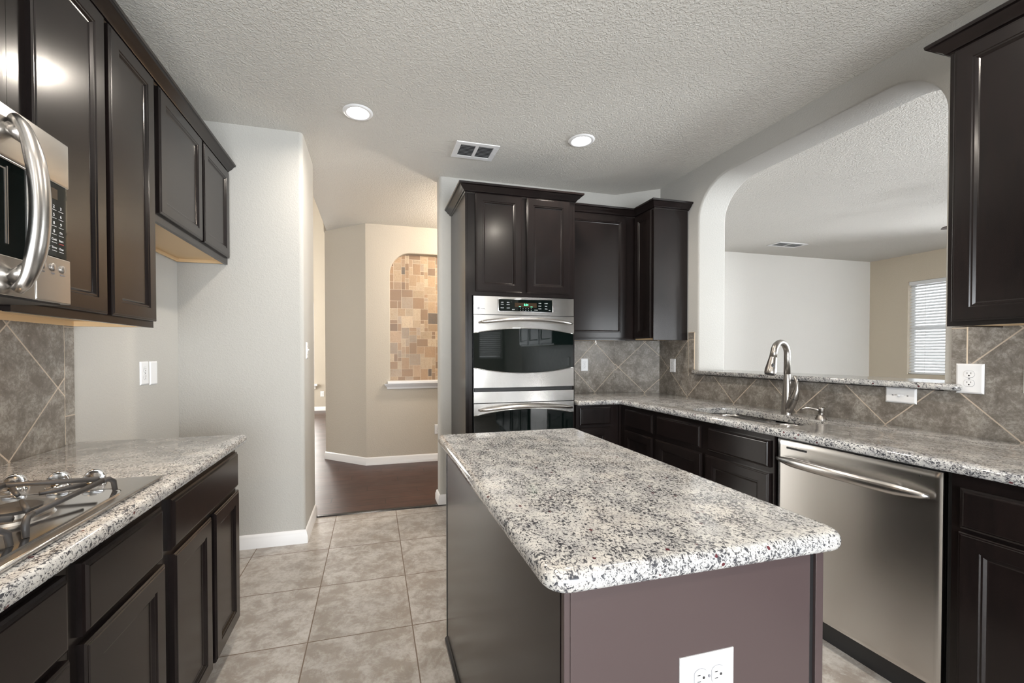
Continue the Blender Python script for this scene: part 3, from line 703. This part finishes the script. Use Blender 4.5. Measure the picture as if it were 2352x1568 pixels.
# ------------------------------------------------------------------ plates
def outlet(T, label, w_=.070, h_=.115, group=None, rot=False, blank=False, switch=False, grooves=True, cat='outlet', name='wall_outlet'):
    """T: centre of the plate on the wall; local a,b in plane"""
    if rot: T = T @ Matrix.Rotation(PI / 2, 4, 'Z')
    o = thing(name, label, cat, T.translation.copy(), group)
    obj('cover_plate', MB().rings(w_, h_, [(0, 0), (.0, .002), (.006, .0062), (.008, .0065)], T @ Matrix.Translation((-w_ / 2, -h_ / 2, 0))), 'plate', o)
    if blank: return o
    if switch:
        obj('switch_toggle', MB().box((-.005, -.012, .0066), (.005, .012, .0085), T).box((-.0035, .000, .0085), (.0035, .009, .017), T, .0015), 'plate', o)
        for s in (-1, 1): obj('screw', MB().lathe([(0, .0078), (.0028, .0078), (.003, .0066)], T @ Matrix.Translation((0, s * .030, 0)), 12), 'grey_print', o)
        return o
    for s in (-1, 1):
        Tr = T @ Matrix.Translation((0, s * .0195, 0))
        pts = [(.0168 * math.cos(t), max(-.0135, min(.0135, .0168 * math.sin(t)))) for t in [i * 2 * PI / 32 for i in range(32)]]
        pts = [(x, y) for x, y in pts]
        r_ = obj('receptacle', MB().slab([(ccw(list(dict.fromkeys((round(x, 5), round(y, 5)) for x, y in pts))), 0)], .0064, .0082, Tr), 'plate', o)
        m = MB().box((-.0068, .0005, .0083), (-.0052, .0078, .0086), Tr).box((.0052, .0012, .0083), (.0068, .0078, .0086), Tr)
        m.lathe([(.0028, .0082), (.0028, .0086), (0, .0086)], Tr @ Matrix.Translation((0, -.0062, 0)), 12)
        obj('slot', m, 'slot', r_)
        obj('gap_line', MB().slab([(ccw([(x * 1.05, y * 1.06) for x, y in list(dict.fromkeys((round(x, 5), round(y, 5)) for x, y in pts))]), 0)], .0060, .0067, Tr), 'grey_print', r_)
    obj('screw', MB().lathe([(0, .0078), (.0028, .0078), (.003, .0066)], T, 12), 'grey_print', o)
    return o
outlet(B_back(.608, iy0, .667), 'large white duplex outlet mounted sideways on the island end panel', .080, .122, rot=True)
outlet(B_back(1.870, 3.456, 1.167), 'white duplex outlet on the tiled back wall right of the oven')
outlet(B_right(2.492, 3.055, 1.167), 'white duplex outlet on the tile under the cabinet left of the arch')
outlet(B_right(2.492, 1.207, 1.161), 'oversized white duplex outlet on the tile at the right end of the ledge', .088, .128)
outlet(B_right(2.492, 1.450, 1.065), 'white sideways toggle switch on the tile under the ledge', .074, .124, rot=True, switch=True, cat='switch', name='light_switch')
outlet(B_left(-1.183, 2.607, 1.170), 'white round-socket plate in the refrigerator alcove, left of the blank one', .084, .124)
outlet(B_left(-1.183, 2.702, 1.167), 'blank white cover plate in the refrigerator alcove', .080, .130, blank=True, name='cover_plate_blank', cat='cover plate')
outlet(B_left(-.449, 3.125, 1.295), 'white toggle light switch on the rounded end of the alcove wall', .070, .115, switch=True, cat='switch', name='light_switch')
outlet(B_right(2.492, 1.018, 1.170), 'white outlet plate just cut off by the right photo edge')
outlet(B_back(.735, 4.92, .373), 'white outlet low on the hall wall below the niche, half hidden by the oven wall')
outlet(B_back(-1.103, 9.9, .372), 'small white outlet on the far wall beside the distant window', .075, .12)
tg = bpy.data.objects
# ------------------------------------------------------------------ ceiling lights and vents
def can(x, y, label, hidden=False, power=10.5):
    T = basis((x, y, H), (1, 0, 0), (0, 0, -1), (0, -1, 0))
    o = thing('recessed_light', label, 'ceiling light', (x, y, H), 'recessed can lights in the kitchen ceiling')
    obj('trim_ring', MB().lathe([(.062, .0005), (.064, .006), (.070, .009), (.084, .007), (.090, .0008)], T, 40), 'trim', o, smooth='all')
    obj('lamp_lens', MB().lathe([(.062, .001), (.050, .0035), (.03, .0045), (0, .005)], T, 40), 'lens', o, smooth='all')
    l = area('can_lamp', (x, y, H - .012), (x, y, 0), .11, .11, power, (1, .90, .78), 'DISK', math.radians(165))
    l.parent = o; l.location = (0, 0, -.012)
    return o
can(-.083, 2.676, 'left of the two glowing recessed ceiling lights')
can(1.401, 2.639, 'right of the two glowing recessed ceiling lights, beyond the vent')
for x, y in ((-.083, 1.0), (1.401, 1.0), (-.083, -.9), (1.401, -.9)):
    can(x, y, 'recessed ceiling light out of the frame over the near half of the kitchen')
def vent(x0, y0, x1, y1, label):
    o = thing('ceiling_vent', label, 'vent', ((x0 + x1) / 2, (y0 + y1) / 2, H))
    T = basis((x0, y1, H), (1, 0, 0), (0, 0, -1), (0, -1, 0)); w_, h_ = x1 - x0, y1 - y0
    b = .038; mid = .012
    m = MB().box((0, 0, 0), (w_, b, .006), T, .0015).box((0, h_ - b, 0), (w_, h_, .006), T, .0015).box((0, b, 0), (b, h_ - b, .006), T, .0015).box((w_ - b, b, 0), (w_, h_ - b, .006), T, .0015).box((w_ / 2 - mid, b, 0), (w_ / 2 + mid, h_ - b, .006), T, .0015)
    obj('vent_frame', m, 'trim', o)
    obj('duct_opening', MB().box((b, b, .0002), (w_ - b, h_ - b, .0008), T), 'black', o)
    n = 8
    for s in (0, 1):
        m = MB(); a0 = b + .003 if s == 0 else w_ / 2 + mid + .002; a1 = w_ / 2 - mid - .002 if s == 0 else w_ - b - .003
        for i in range(n):
            z = b + (i + .5) * (h_ - 2 * b) / n
            m.prism([(z + .006, .0085), (z + .0068, .0082), (z - .0052, .0016), (z - .006, .0018)], a0, a1, T @ Matrix(((0, 0, 1, 0), (1, 0, 0, 0), (0, 1, 0, 0), (0, 0, 0, 1))))
        obj('louver_bank', m, 'trim', o)
    for q in (b * .4, w_ - b * .4): obj('screw', MB().lathe([(.004, .006), (.003, .0075), (0, .0078)], T @ Matrix.Translation((q, h_ / 2, 0)), 10), 'trim', o)
vent(.567, 2.853, .880, 3.090, 'white ceiling air vent between the two recessed lights')
vent(5.22, 4.36, 5.70, 4.565, 'white ceiling air vent in the living room beyond the arch')
# living room ceiling fan whose blade tip peeks out beside the upper cabinet
o = thing('ceiling_fan', 'dark ceiling fan in the living room, one blade tip visible past the right cabinet', 'fan', (5.6, 2.25, 2.45))
T = basis((5.6, 2.25, 2.45), (1, 0, 0), (0, 0, 1), (0, 1, 0))
obj('down_rod', MB().lathe([(.012, .10), (.012, .23), (.06, .235), (.065, .29), (0, .295)], T), 'fan_dark', o, smooth=40)
obj('motor_housing', MB().lathe([(0, -.05), (.07, -.05), (.11, -.02), (.12, .04), (.09, .09), (.012, .10)], T), 'fan_dark', o, smooth=40)
for k in range(5):
    a = math.radians(128 + 72 * k); Tb = Matrix.Translation((5.6, 2.25, 2.45)) @ Matrix.Rotation(a, 4, 'Z')
    obj('blade', MB().slab([(rrect(.13, -.06, .62, .06, .035), .002)], -.004, .004, Tb), 'fan_dark', o)

# ------------------------------------------------------------------ wall oven
OX0, OX1, OY = .690, 1.4695, 2.885
o = thing('wall_oven', 'stainless steel double wall oven with dark arched glass doors', 'oven', (1.08, 3.1, .42))
bow = lambda x: .006 * (1 - (2 * (x - OX0) / (OX1 - OX0) - 1) ** 2)
def band(x0, x1, f0, f1, yf, T=None, back=.022, n=28):
    """curved front panel between heights f0(x) and f1(x)"""
    m = MB()
    def f(u, v):
        x = x0 + (x1 - x0) * u; z0, z1 = f0(x), f1(x); return (x, OY - yf - bow(x), z0 + (z1 - z0) * v)
    m.grid(f, n, 1, T, thick=(0, back, 0)); return m
K = lambda v: (lambda x: v)
par = lambda e, c: (lambda x: c + (e - c) * (2 * (x - OX0) / (OX1 - OX0) - 1) ** 2)
obj('oven_body', MB().box((.690, 2.908, .405), (1.4655, 3.40, 1.684)), 'black', o)
cp = obj('control_panel', band(OX0, OX1, K(1.552), K(1.682), 0), 'steel', o, smooth=30)
Tp = B_back(0, OY, 0)
obj('display_bezel', MB().slab([(rrect(.868, 1.572, 1.296, 1.670, .012, 4), .002)], .0045, .0095, Tp), 'chrome', cp, smooth=40)
obj('display_glass', MB().slab([(rrect(.875, 1.578, 1.290, 1.664, .008, 4), .001)], .0095, .0110, Tp), 'dark_glass', cp)
obj('display_window', MB().box((.995, 1.608, .0111), (1.165, 1.640, .0115), Tp), 'amber', cp)
TT = lambda x, z, c=.0114: B_back(x, OY - c, z)
text('clock_digits', '5:24', .020, TT(1.082, 1.626), 'led', cp)
for dx in (-.045, .045): obj('indicator', MB().box((1.08 + dx - .007, 1.611, .0116), (1.08 + dx + .007, 1.614, .0120), Tp), 'led', cp)
keys = [(ch, .0085, TT(1.038 + i * .021, 1.600 - r_ * .014), 'CENTER') for r_, row in enumerate(('12345', '67890')) for i, ch in enumerate(row)]
keys += [(t, .0075, TT(x, z), 'CENTER') for x, z, t in ((.900, 1.640, 'BAKE'), (.945, 1.640, 'BROIL'), (.900, 1.625, 'CONV'), (.945, 1.625, 'ROAST'), (.900, 1.600, 'PROOF'), (.945, 1.600, 'CLEAN'), (.985, 1.590, 'LIGHT'), (1.19, 1.640, 'TIMER'), (1.24, 1.640, 'LOWER'), (1.19, 1.620, 'START'), (1.24, 1.620, 'BAKE'), (1.19, 1.600, 'CLEAR'), (1.24, 1.600, 'BROIL'), (1.268, 1.590, 'OFF'), (1.16, 1.590, 'CLOCK'))]
obj('key_legends', text_mb(keys), 'white_print', cp)
lg = obj('logo_badge', MB().lathe([(.0085, .001), (.0085, .0022), (.0072, .0022), (.0072, .0014), (0, .0014)], basis((.727, OY, 1.594), (1, 0, 0), (0, -1, 0)), 24), 'grey_print', cp)
text('logo_letters', 'GE', .008, TT(.727, 1.594, .0035), 'white_print', cp)
text('logo_script', 'Profile', .0115, TT(.742, 1.593, .0030), 'grey_print', cp, 'LEFT')
def oven_door(zb, zt, zglass_top, zglass_bot, hz):
    d = obj('oven_door', band(OX0, OX1, par(*zglass_top), K(zt), .004), 'steel', o, smooth=30)
    obj('lower_band', band(OX0, OX1, K(zb), par(*zglass_bot), .004), 'steel', d, smooth=30)
    obj('door_glass', band(OX0 + .002, OX1 - .002, K(zb + .02), K(zt - .03), -.003, back=.012), 'dark_glass', d, smooth=30)
    for f, g in ((zglass_top, 1), (zglass_bot, -1)):
        pth = [(x, OY - .005 - bow(x), par(*f)(x)) for x in [OX0 + .003 + (OX1 - OX0 - .006) * i / 24 for i in range(25)]]
        obj('glass_bead', MB().tube(pth, .0032, seg=8), 'chrome', d, smooth='all')
    n = 24; hp = []; hr = []
    for i in range(n + 1):
        u = i / n; s = 4 * u * (1 - u); x = .727 + (1.447 - .727) * u
        e = min(1, min(u, 1 - u) / .06)
        hp.append((x, OY - .026 - .034 * s ** .8, hz + .026 * s)); hr.append(.0135 * (.55 + .45 * e))
    obj('door_handle', MB().tube(hp, hr, seg=12).tube([(.745, OY - .005, hz), (.745, OY - .034, hz + .003)], .009, seg=10).tube([(1.429, OY - .005, hz), (1.429, OY - .034, hz + .003)], .009, seg=10), 'steel_plain', d, smooth='all')
oven_door(1.026, 1.547, (1.418, 1.456), (1.170, 1.128), 1.492)
obj('vent_grille', MB().box((.700, 2.893, .999), (1.462, 2.9075, 1.022)).box((.720, 2.889, 1.006), (1.440, 2.893, 1.009)).box((.720, 2.889, 1.013), (1.440, 2.893, 1.016)), 'black', o)
obj('vent_strip', band(OX0, OX1, K(.918), K(.996), .002), 'steel', o, smooth=30)
oven_door(.42, .912, (.826, .868), (.56, .52), .866)

# ------------------------------------------------------------------ dishwasher
o = thing('dishwasher', 'stainless steel dishwasher with a curved bar handle under the sink counter', 'dishwasher', (2.16, 1.272, 0))
DY0, DY1, DX = .972, 1.572, 1.872
obj('tub_body', MB().box((1.905, .955, .10), (2.47, 1.578, .872)).box((1.893, .949, .10), (1.905, .966, .872)).box((1.893, 1.5735, .10), (1.905, 1.5805, .872)).box((1.878, .972, .8665), (1.905, 1.572, .8735)), 'black', o)
obj('toe_panel', MB().box((1.93, .96, .0), (1.95, 1.575, .0995)), 'black', o)
def dwf(u, v):
    y = DY0 + (DY1 - DY0) * u; z = .112 + (.864 - .112) * v
    bx = .004 * (1 - (2 * u - 1) ** 2)
    edge = .006 * max(0, 1 - min(u, 1 - u, (1 - v) * 1.2, v * 1.2) / .012)
    return (DX - bx + edge, y, z)
fp = obj('door_panel', MB().grid(dwf, 60, 60, None, thick=(.020, 0, 0)), 'steel', o, smooth=50)
n = 26; hp = []; hr = []
for i in range(n + 1):
    u = i / n; s = 4 * u * (1 - u); y = 1.556 + (.994 - 1.556) * u; e = min(1, min(u, 1 - u) / .16)
    hp.append((DX - .020 - .040 * s ** .8, y, .776 + .004 * s)); hr.append((.006 + .009 * e ** .7, .007 + .0145 * e ** .7))
obj('door_handle', MB().tube(hp, hr, seg=14, flat=(1, 0, 0)).tube([(DX, 1.44, .780), (DX - .040, 1.44, .780)], .011, seg=12).tube([(DX, 1.10, .780), (DX - .040, 1.10, .780)], .011, seg=12), 'steel_plain', fp, smooth='all')
m = MB()
for i in range(6):
    yb = 1.521 - i * .0155; m.box((DX - .0055, yb - .0135, .827), (DX + .012, yb, .836))
obj('vent_slots', m, 'black', fp)
obj('indicator_light', MB().lathe([(0, .001), (.0025, .001), (.003, -.004)], B_right(DX - .003, 1.03, .838), 10), 'black', fp)

# ------------------------------------------------------------------ microwave
o = thing('microwave', 'stainless over-the-range microwave with a thick bowed handle', 'microwave', (-.97, .96, 1.40))
MX, MY0, MY1 = -.770, .580, 1.3425
obj('housing', MB().box((-1.178, MY0 + .002, 1.412), (MX - .032, MY1 - .003, 1.8255)), 'black', o)
obj('underside_panel', MB().box((-1.17, MY0 + .02, 1.398), (MX - .012, MY1 - .02, 1.4115)), 'black', o)
TM = B_left(MX, 0, 0)
obj('vent_trim', MB().box((MX - .031, MY0, 1.702), (MX, MY1, 1.818), bev=.005, seg=3), 'steel', o, smooth=40)
df = obj('microwave_door', MB().slab([([(MY0, 1.402), (1.222, 1.402), (1.222, 1.701), (MY0, 1.701)], .002), ([(MY0 + .05, 1.488), (MY0 + .05, 1.696), (1.204, 1.696), (1.204, 1.488)], .002)], MX - .030, MX - .0005, Tx), 'steel', o)
obj('door_glass', MB().box((MX - .028, MY0 + .045, 1.484), (MX - .004, 1.208, 1.699)), 'dark_glass', df)
obj('glass_bead', MB().rings(1.150 - MY0 - .065, .158, [(0, 0), (0, .0015), (.003, .0015)], B_left(MX - .004, MY0 + .065, 1.519)).bm and MB().box((MX - .0042, 1.146, 1.515), (MX - .003, 1.149, 1.680)).box((MX - .0042, 1.152, 1.515), (MX - .003, 1.1545, 1.685)).box((MX - .0042, MY0 + .06, 1.676), (MX - .003, 1.146, 1.679)), 'steel_plain', df)
n = 26; hp = []; hr = []
for i in range(n + 1):
    u = i / n; s = 4 * u * (1 - u); z = 1.415 + (1.795 - 1.415) * u; e = min(1, min(u, 1 - u) / .22)
    hp.append((MX + .006 + .046 * s ** .62, 1.158, z)); hr.append((.012 + .004 * e, .013 + .010 * e))
obj('door_handle', MB().tube(hp, hr, seg=16, flat=(1, 0, 0)).tube([(MX - .002, 1.158, 1.772), (MX + .028, 1.158, 1.752)], .016, seg=12).tube([(MX - .002, 1.158, 1.440), (MX + .028, 1.158, 1.462)], .016, seg=12), 'steel_plain', df, smooth='all')
wl = obj('cooktop_light', MB().box((-.93, 1.02, 1.3955), (-.87, 1.14, 1.398)), 'warm_lens', o)
l_ = area('cooktop_lamp', (-.90, 1.08, 1.392), (-.90, 1.08, 0), .06, .12, 2.2, (1, .68, .40)); l_.parent = wl; l_.location = Vector((-.90, 1.08, 1.392)) - root_loc(wl)
kp = obj('keypad_panel', MB().box((MX - .030, 1.2235, 1.518), (MX - .002, MY1 - .008, 1.7015)), 'dark_glass', o)
obj('button_panel', MB().box((MX - .030, 1.2235, 1.402), (MX, MY1, 1.5165), bev=.003), 'steel', o)
for i in range(3):
    z = 1.489; y = 1.245 + i * .033
    obj('round_button', MB().lathe([(.0100, 0), (.0098, .0025), (.0085, .0034), (0, .0035)], B_left(MX, y, z), 24), 'steel_plain', o, smooth=40)
    text('button_label', ('Vent', 'Light', 'Surface')[i], .006, B_left(MX + .0006, y, 1.474), 'grey_print', o)
obj('keypad_display', MB().box((MX - .0018, 1.232, 1.662), (MX - .001, 1.300, 1.688)), 'amber', kp)
its = []; lm = MB()
for i, t in enumerate(['1', '2', '3', '4', '5', '6', '7', '8', '9', 'Off', '0', 'On', 'Time', 'Cook', 'Start', 'Power', 'Timer', 'Clear']):
    y = 1.2635 + (i % 3) * .024; z = 1.643 - (i // 3) * .0205
    its.append((t, .0105 if len(t) == 1 else .0075, B_left(MX - .0016, y, z), 'CENTER'))
    if t != 'Start': lm.box((MX - .0018, y - .008, z - .0085), (MX - .001, y + .008, z - .0075))
    else: obj('start_key_line', MB().box((MX - .0018, y - .008, z - .0085), (MX - .001, y + .008, z - .0075)), 'red_print', kp)
for i in range(4): lm.box((MX - .0018, 1.232, 1.535 + i * .012), (MX - .001, 1.245, 1.538 + i * .012))
obj('key_legends', text_mb(its), 'white_print', kp); obj('key_lines', lm, 'white_print', kp)

# ------------------------------------------------------------------ gas cooktop
o = thing('gas_cooktop', 'stainless gas cooktop with cast iron grates set in the left counter', 'cooktop', (-.84, 1.0, .914))
obj('cooktop_plate', MB().slab([(rrect(-1.095, .625, -.588, 1.392, .012, 4), .004)], .9145, .925), 'steel_plain', o, smooth=50)
obj('burner_tray', MB().slab([(rrect(-1.075, .640, -.612, 1.275, .05, 6), .003)], .9252, .9275), 'chrome', o, smooth=50)
obj('edge_rim', MB().tube([(-.590, .632, .922), (-.590, 1.385, .922)], .0045, seg=8), 'steel_plain', o, smooth='all')
for x in (-.722, -.800, -.893, -.975, -1.055):
    k = obj('control_knob', MB().lathe([(.0275, 0), (.0275, .004), (.025, .007), (.022, .010), (0, .0105)], Matrix.Translation((x, 1.338, .925)), 28), 'chrome', o, smooth=50)
    obj('knob_grip', MB().slab([([(-.0235, 0), (.0235, 0)] + [(.0235 * math.cos(t), .006 + .026 * math.sin(t)) for t in [i * PI / 14 for i in range(15)]], .003)], -.0062, .0062, Matrix.Translation((x, 1.338, .934)) @ Matrix.Rotation(math.radians(12), 4, 'Z') @ Matrix.Rotation(PI / 2, 4, 'X')), 'chrome', k, smooth=50)
for bx, by, r_ in ((-.735, 1.10, .045), (-.955, 1.10, .036), (-.735, .80, .036), (-.955, .80, .045)):
    b = obj('burner', MB().lathe([(r_ + .018, .927), (r_ + .014, .933), (r_, .935), (r_ - .004, .943), (0, .944)], Matrix.Translation((bx, by, 0)), 32), 'steel_plain', o, smooth=40)
    obj('burner_cap', MB().lathe([(r_ - .003, .9435), (r_ - .002, .950), (r_ - .008, .953), (0, .9535)], Matrix.Translation((bx, by, 0)), 32), 'iron', b, smooth=40)
for gy0, gy1 in ((.965, 1.262), (.650, .945)):
    m = MB(); gx0, gx1 = -1.062, -.632; z = .962; r_ = .0062
    yc = (gy0 + gy1) / 2; xc = (gx0 + gx1) / 2
    m.tube([(gx0, gy0 + .02, z), (gx0, gy1 - .02, z)], r_, seg=8); m.tube([(xc, gy0, z), (xc, gy1, z)], r_, seg=8)
    m.tube([(gx0, gy0 + .02, z), (gx1 - .03, gy0 + .02, z)], r_, seg=8); m.tube([(gx0, gy1 - .02, z), (gx1 - .03, gy1 - .02, z)], r_, seg=8)
    m.tube([(gx1 - .012, gy0 + .03, z), (gx1 - .012, gy1 - .03, z)], r_, seg=8)
    for bx in (-.735, -.955):
        for a in range(4):
            t = PI / 4 + a * PI / 2; ex, ey = (.098 * math.cos(t), .122 * math.sin(t))
            m.tube([(bx + ex, yc + ey, z), (bx + ex * .28, yc + ey * .28, z + .003)], [r_, r_ * .75], seg=8)
    for gx in (gx0, gx1 - .012):
        for gy, s in ((gy0 + .02, -1), (gy1 - .02, 1)):
            m.tube([(gx, gy - s * .02, z), (gx + .004, gy, z - .001), (gx + .008, gy + s * .010, z - .010), (gx + .010, gy + s * .012, .9285)], [r_, r_, r_, r_ * .9], seg=8)
    obj('grate', m, 'iron', o, smooth='all')

# ------------------------------------------------------------------ sink, faucet, soap dispenser
o = thing('kitchen_sink', 'undermount double-bowl stainless steel sink in the long counter', 'sink', (2.11, 1.93, .70))
def bowl(x0, y0, x1, y1, r, depth):
    t = MB(); bm = t.bm; rs = []
    for d, z in ((-.022, .8752), (-.012, .875), (-.004, .8749), (.0, .873), (.002, .86), (.006, .875 - depth + .05), (.014, .875 - depth + .02), (.03, .875 - depth + .005), (.06, .875 - depth)):
        rs.append([bm.verts.new((px, py, z)) for px, py in rrect(x0 + d, y0 + d, x1 - d, y1 - d, max(.015, r - d), 8)])
    n = len(rs[0])
    for p, q in zip(rs, rs[1:]):
        for k in range(n): bm.faces.new((p[k], p[(k + 1) % n], q[(k + 1) % n], q[k]))
    bm.faces.new(rs[-1]); return t
def solid(o_, th=.002):
    md = o_.modifiers.new('thickness', 'SOLIDIFY'); md.thickness = th; md.offset = -1; return o_
b1 = solid(obj('large_bowl', bowl(1.943, 1.895, 2.277, 2.264, .10, .20), 'sink', o, smooth=60))
b2 = solid(obj('small_bowl', bowl(1.943, 1.598, 2.268, 1.867, .09, .16), 'sink', o, smooth=60))
obj('divider', MB().box((1.975, 1.868, .861), (2.245, 1.894, .8735), bev=.005), 'sink', o, smooth=50)
for b_, x, y, z in ((b1, 2.11, 2.08, .676), (b2, 2.10, 1.735, .716)):
    obj('drain', MB().lathe([(.045, 0), (.043, .003), (.034, .003), (.030, -.0015), (0, -.001)], Matrix.Translation((x, y, z)), 24), 'chrome', b_, smooth=40)
fx, fy = 2.335, 1.903
o = thing('faucet', 'tall brushed nickel gooseneck faucet with pull-down head behind the sink', 'faucet', (fx, fy, .914))
F0 = Matrix.Translation((fx, fy, .914))
obj('faucet_body', MB().lathe([(.0, 0), (.0275, 0), (.0275, .004), (.026, .03), (.0245, .08), (.0215, .14), (.0190, .19), (.0168, .235), (.0165, .236), (.0, .237)], F0, 32), 'nickel', o, smooth=50)
ang = math.radians(-16); dx, dy = -math.cos(ang), math.sin(ang); rc = .078
pth = [(fx, fy, 1.15), (fx, fy, 1.25)]
for i in range(17):
    t = i * math.radians(168) / 16; s = rc * (1 - math.cos(t)); pth.append((fx + dx * s, fy + dy * s, 1.262 + rc * math.sin(t) * .92))
lx, ly, lz = pth[-1]; pth.append((lx + dx * .010, ly + dy * .010, lz - .03))
obj('gooseneck', MB().tube(pth, [.0165] * 2 + [.0164] * 6 + [.0162] * 6 + [.0175] * 5 + [.0185], seg=20, caps=True), 'nickel', o, smooth='all')
e = Vector(pth[-1]); dv = (e - Vector(pth[-2])).normalized()
q = Matrix.Translation(e) @ dv.to_track_quat('Z', 'Y').to_matrix().to_4x4()
hd = obj('spray_head', MB().lathe([(.0, 0), (.0188, 0), (.0195, .004), (.0240, .035), (.0285, .070), (.0290, .088), (.0270, .097), (.0, .097)], q, 28), 'nickel', o, smooth=50)
obj('spray_nozzle', MB().lathe([(.0, .0972), (.0240, .0972), (.0240, .0995), (.0150, .0995), (.0150, .098), (.011, .0980), (.011, .0998), (0, .0998)], q, 24), 'black', hd)
side = Vector((dx, dy, 0)); 
bt = e + dv * .048 + Vector((-.026 * .6, -.026 * .8, 0))
obj('spray_button', MB().lathe([(0, .004), (.006, .003), (.0075, 0)], Matrix.Translation(bt) @ Vector((-.6, -.8, .1)).to_track_quat('Z', 'Y').to_matrix().to_4x4() @ Matrix.Scale(2.0, 4, (0, 1, 0)), 16), 'black', hd)
hy = [(fx, fy - .002, .925), (fx, fy - .018, .960), (fx - .002, fy - .036, .995), (fx - .002, fy - .050, 1.030), (fx - .002, fy - .059, 1.060), (fx - .002, fy - .061, 1.088), (fx - .002, fy - .056, 1.115), (fx - .002, fy - .049, 1.142)]
obj('lever_handle', MB().tube(hy, [.0235, .0235, .0225, .0200, .0145, .0100, .0082, .0075], seg=20), 'nickel', o, smooth='all')
obj('handle_joint', MB().tube([(fx - .002, fy - .0425, 1.0105), (fx - .002, fy - .0435, 1.0130)], .0219, seg=24), 'slot', o)
sx, sy = 2.325, 1.703
o = thing('soap_dispenser', 'small brushed nickel soap dispenser right of the faucet', 'soap dispenser', (sx, sy, .914))
obj('dispenser_base', MB().lathe([(0, 0), (.026, 0), (.0255, .004), (.018, .022), (.0155, .026), (.012, .028), (.012, .036), (0, .037)], Matrix.Translation((sx, sy, .914)), 28), 'nickel', o, smooth=40)
obj('pump_head', MB().lathe([(0, .036), (.014, .0365), (.0165, .042), (.0165, .058), (.0185, .060), (.0185, .064), (.016, .067), (0, .068)], Matrix.Translation((sx, sy, .914)), 28), 'nickel', o, smooth=40)
obj('pump_spout', MB().tube([(sx, sy, .962), (sx - .014, sy + .014, .968), (sx - .032, sy + .032, .974), (sx - .048, sy + .046, .974), (sx - .058, sy + .054, .968), (sx - .064, sy + .058, .958)], [.012, .010, .008, .007, .0062, .006], seg=12), 'nickel', o, smooth='all')

# hallway lamp (flush fixture round the corner that warms the hall ceiling)
o = thing('flush_light', 'flush ceiling lamp in the hall hidden behind the oven wall', 'ceiling light', (1.35, 4.25, H))
Tl = basis((1.35, 4.25, H), (1, 0, 0), (0, 0, -1), (0, -1, 0))
obj('lamp_base', MB().lathe([(0, 0), (.15, 0), (.15, .02), (.14, .025), (0, .025)], Tl, 32), 'trim', o, smooth=40)
obj('lamp_shade', MB().lathe([(.14, .026), (.135, .05), (.10, .085), (.05, .10), (0, .104)], Tl, 32), 'lens', o, smooth=40)
l = bpy.data.lights.new('hall_lamp', 'POINT'); l.energy = 70; l.color = (1, .86, .70); l.shadow_soft_size = .09
lo = bpy.data.objects.new('hall_lamp', l); COL.objects.link(lo); lo.parent = o; lo.location = (0, 0, -.20)
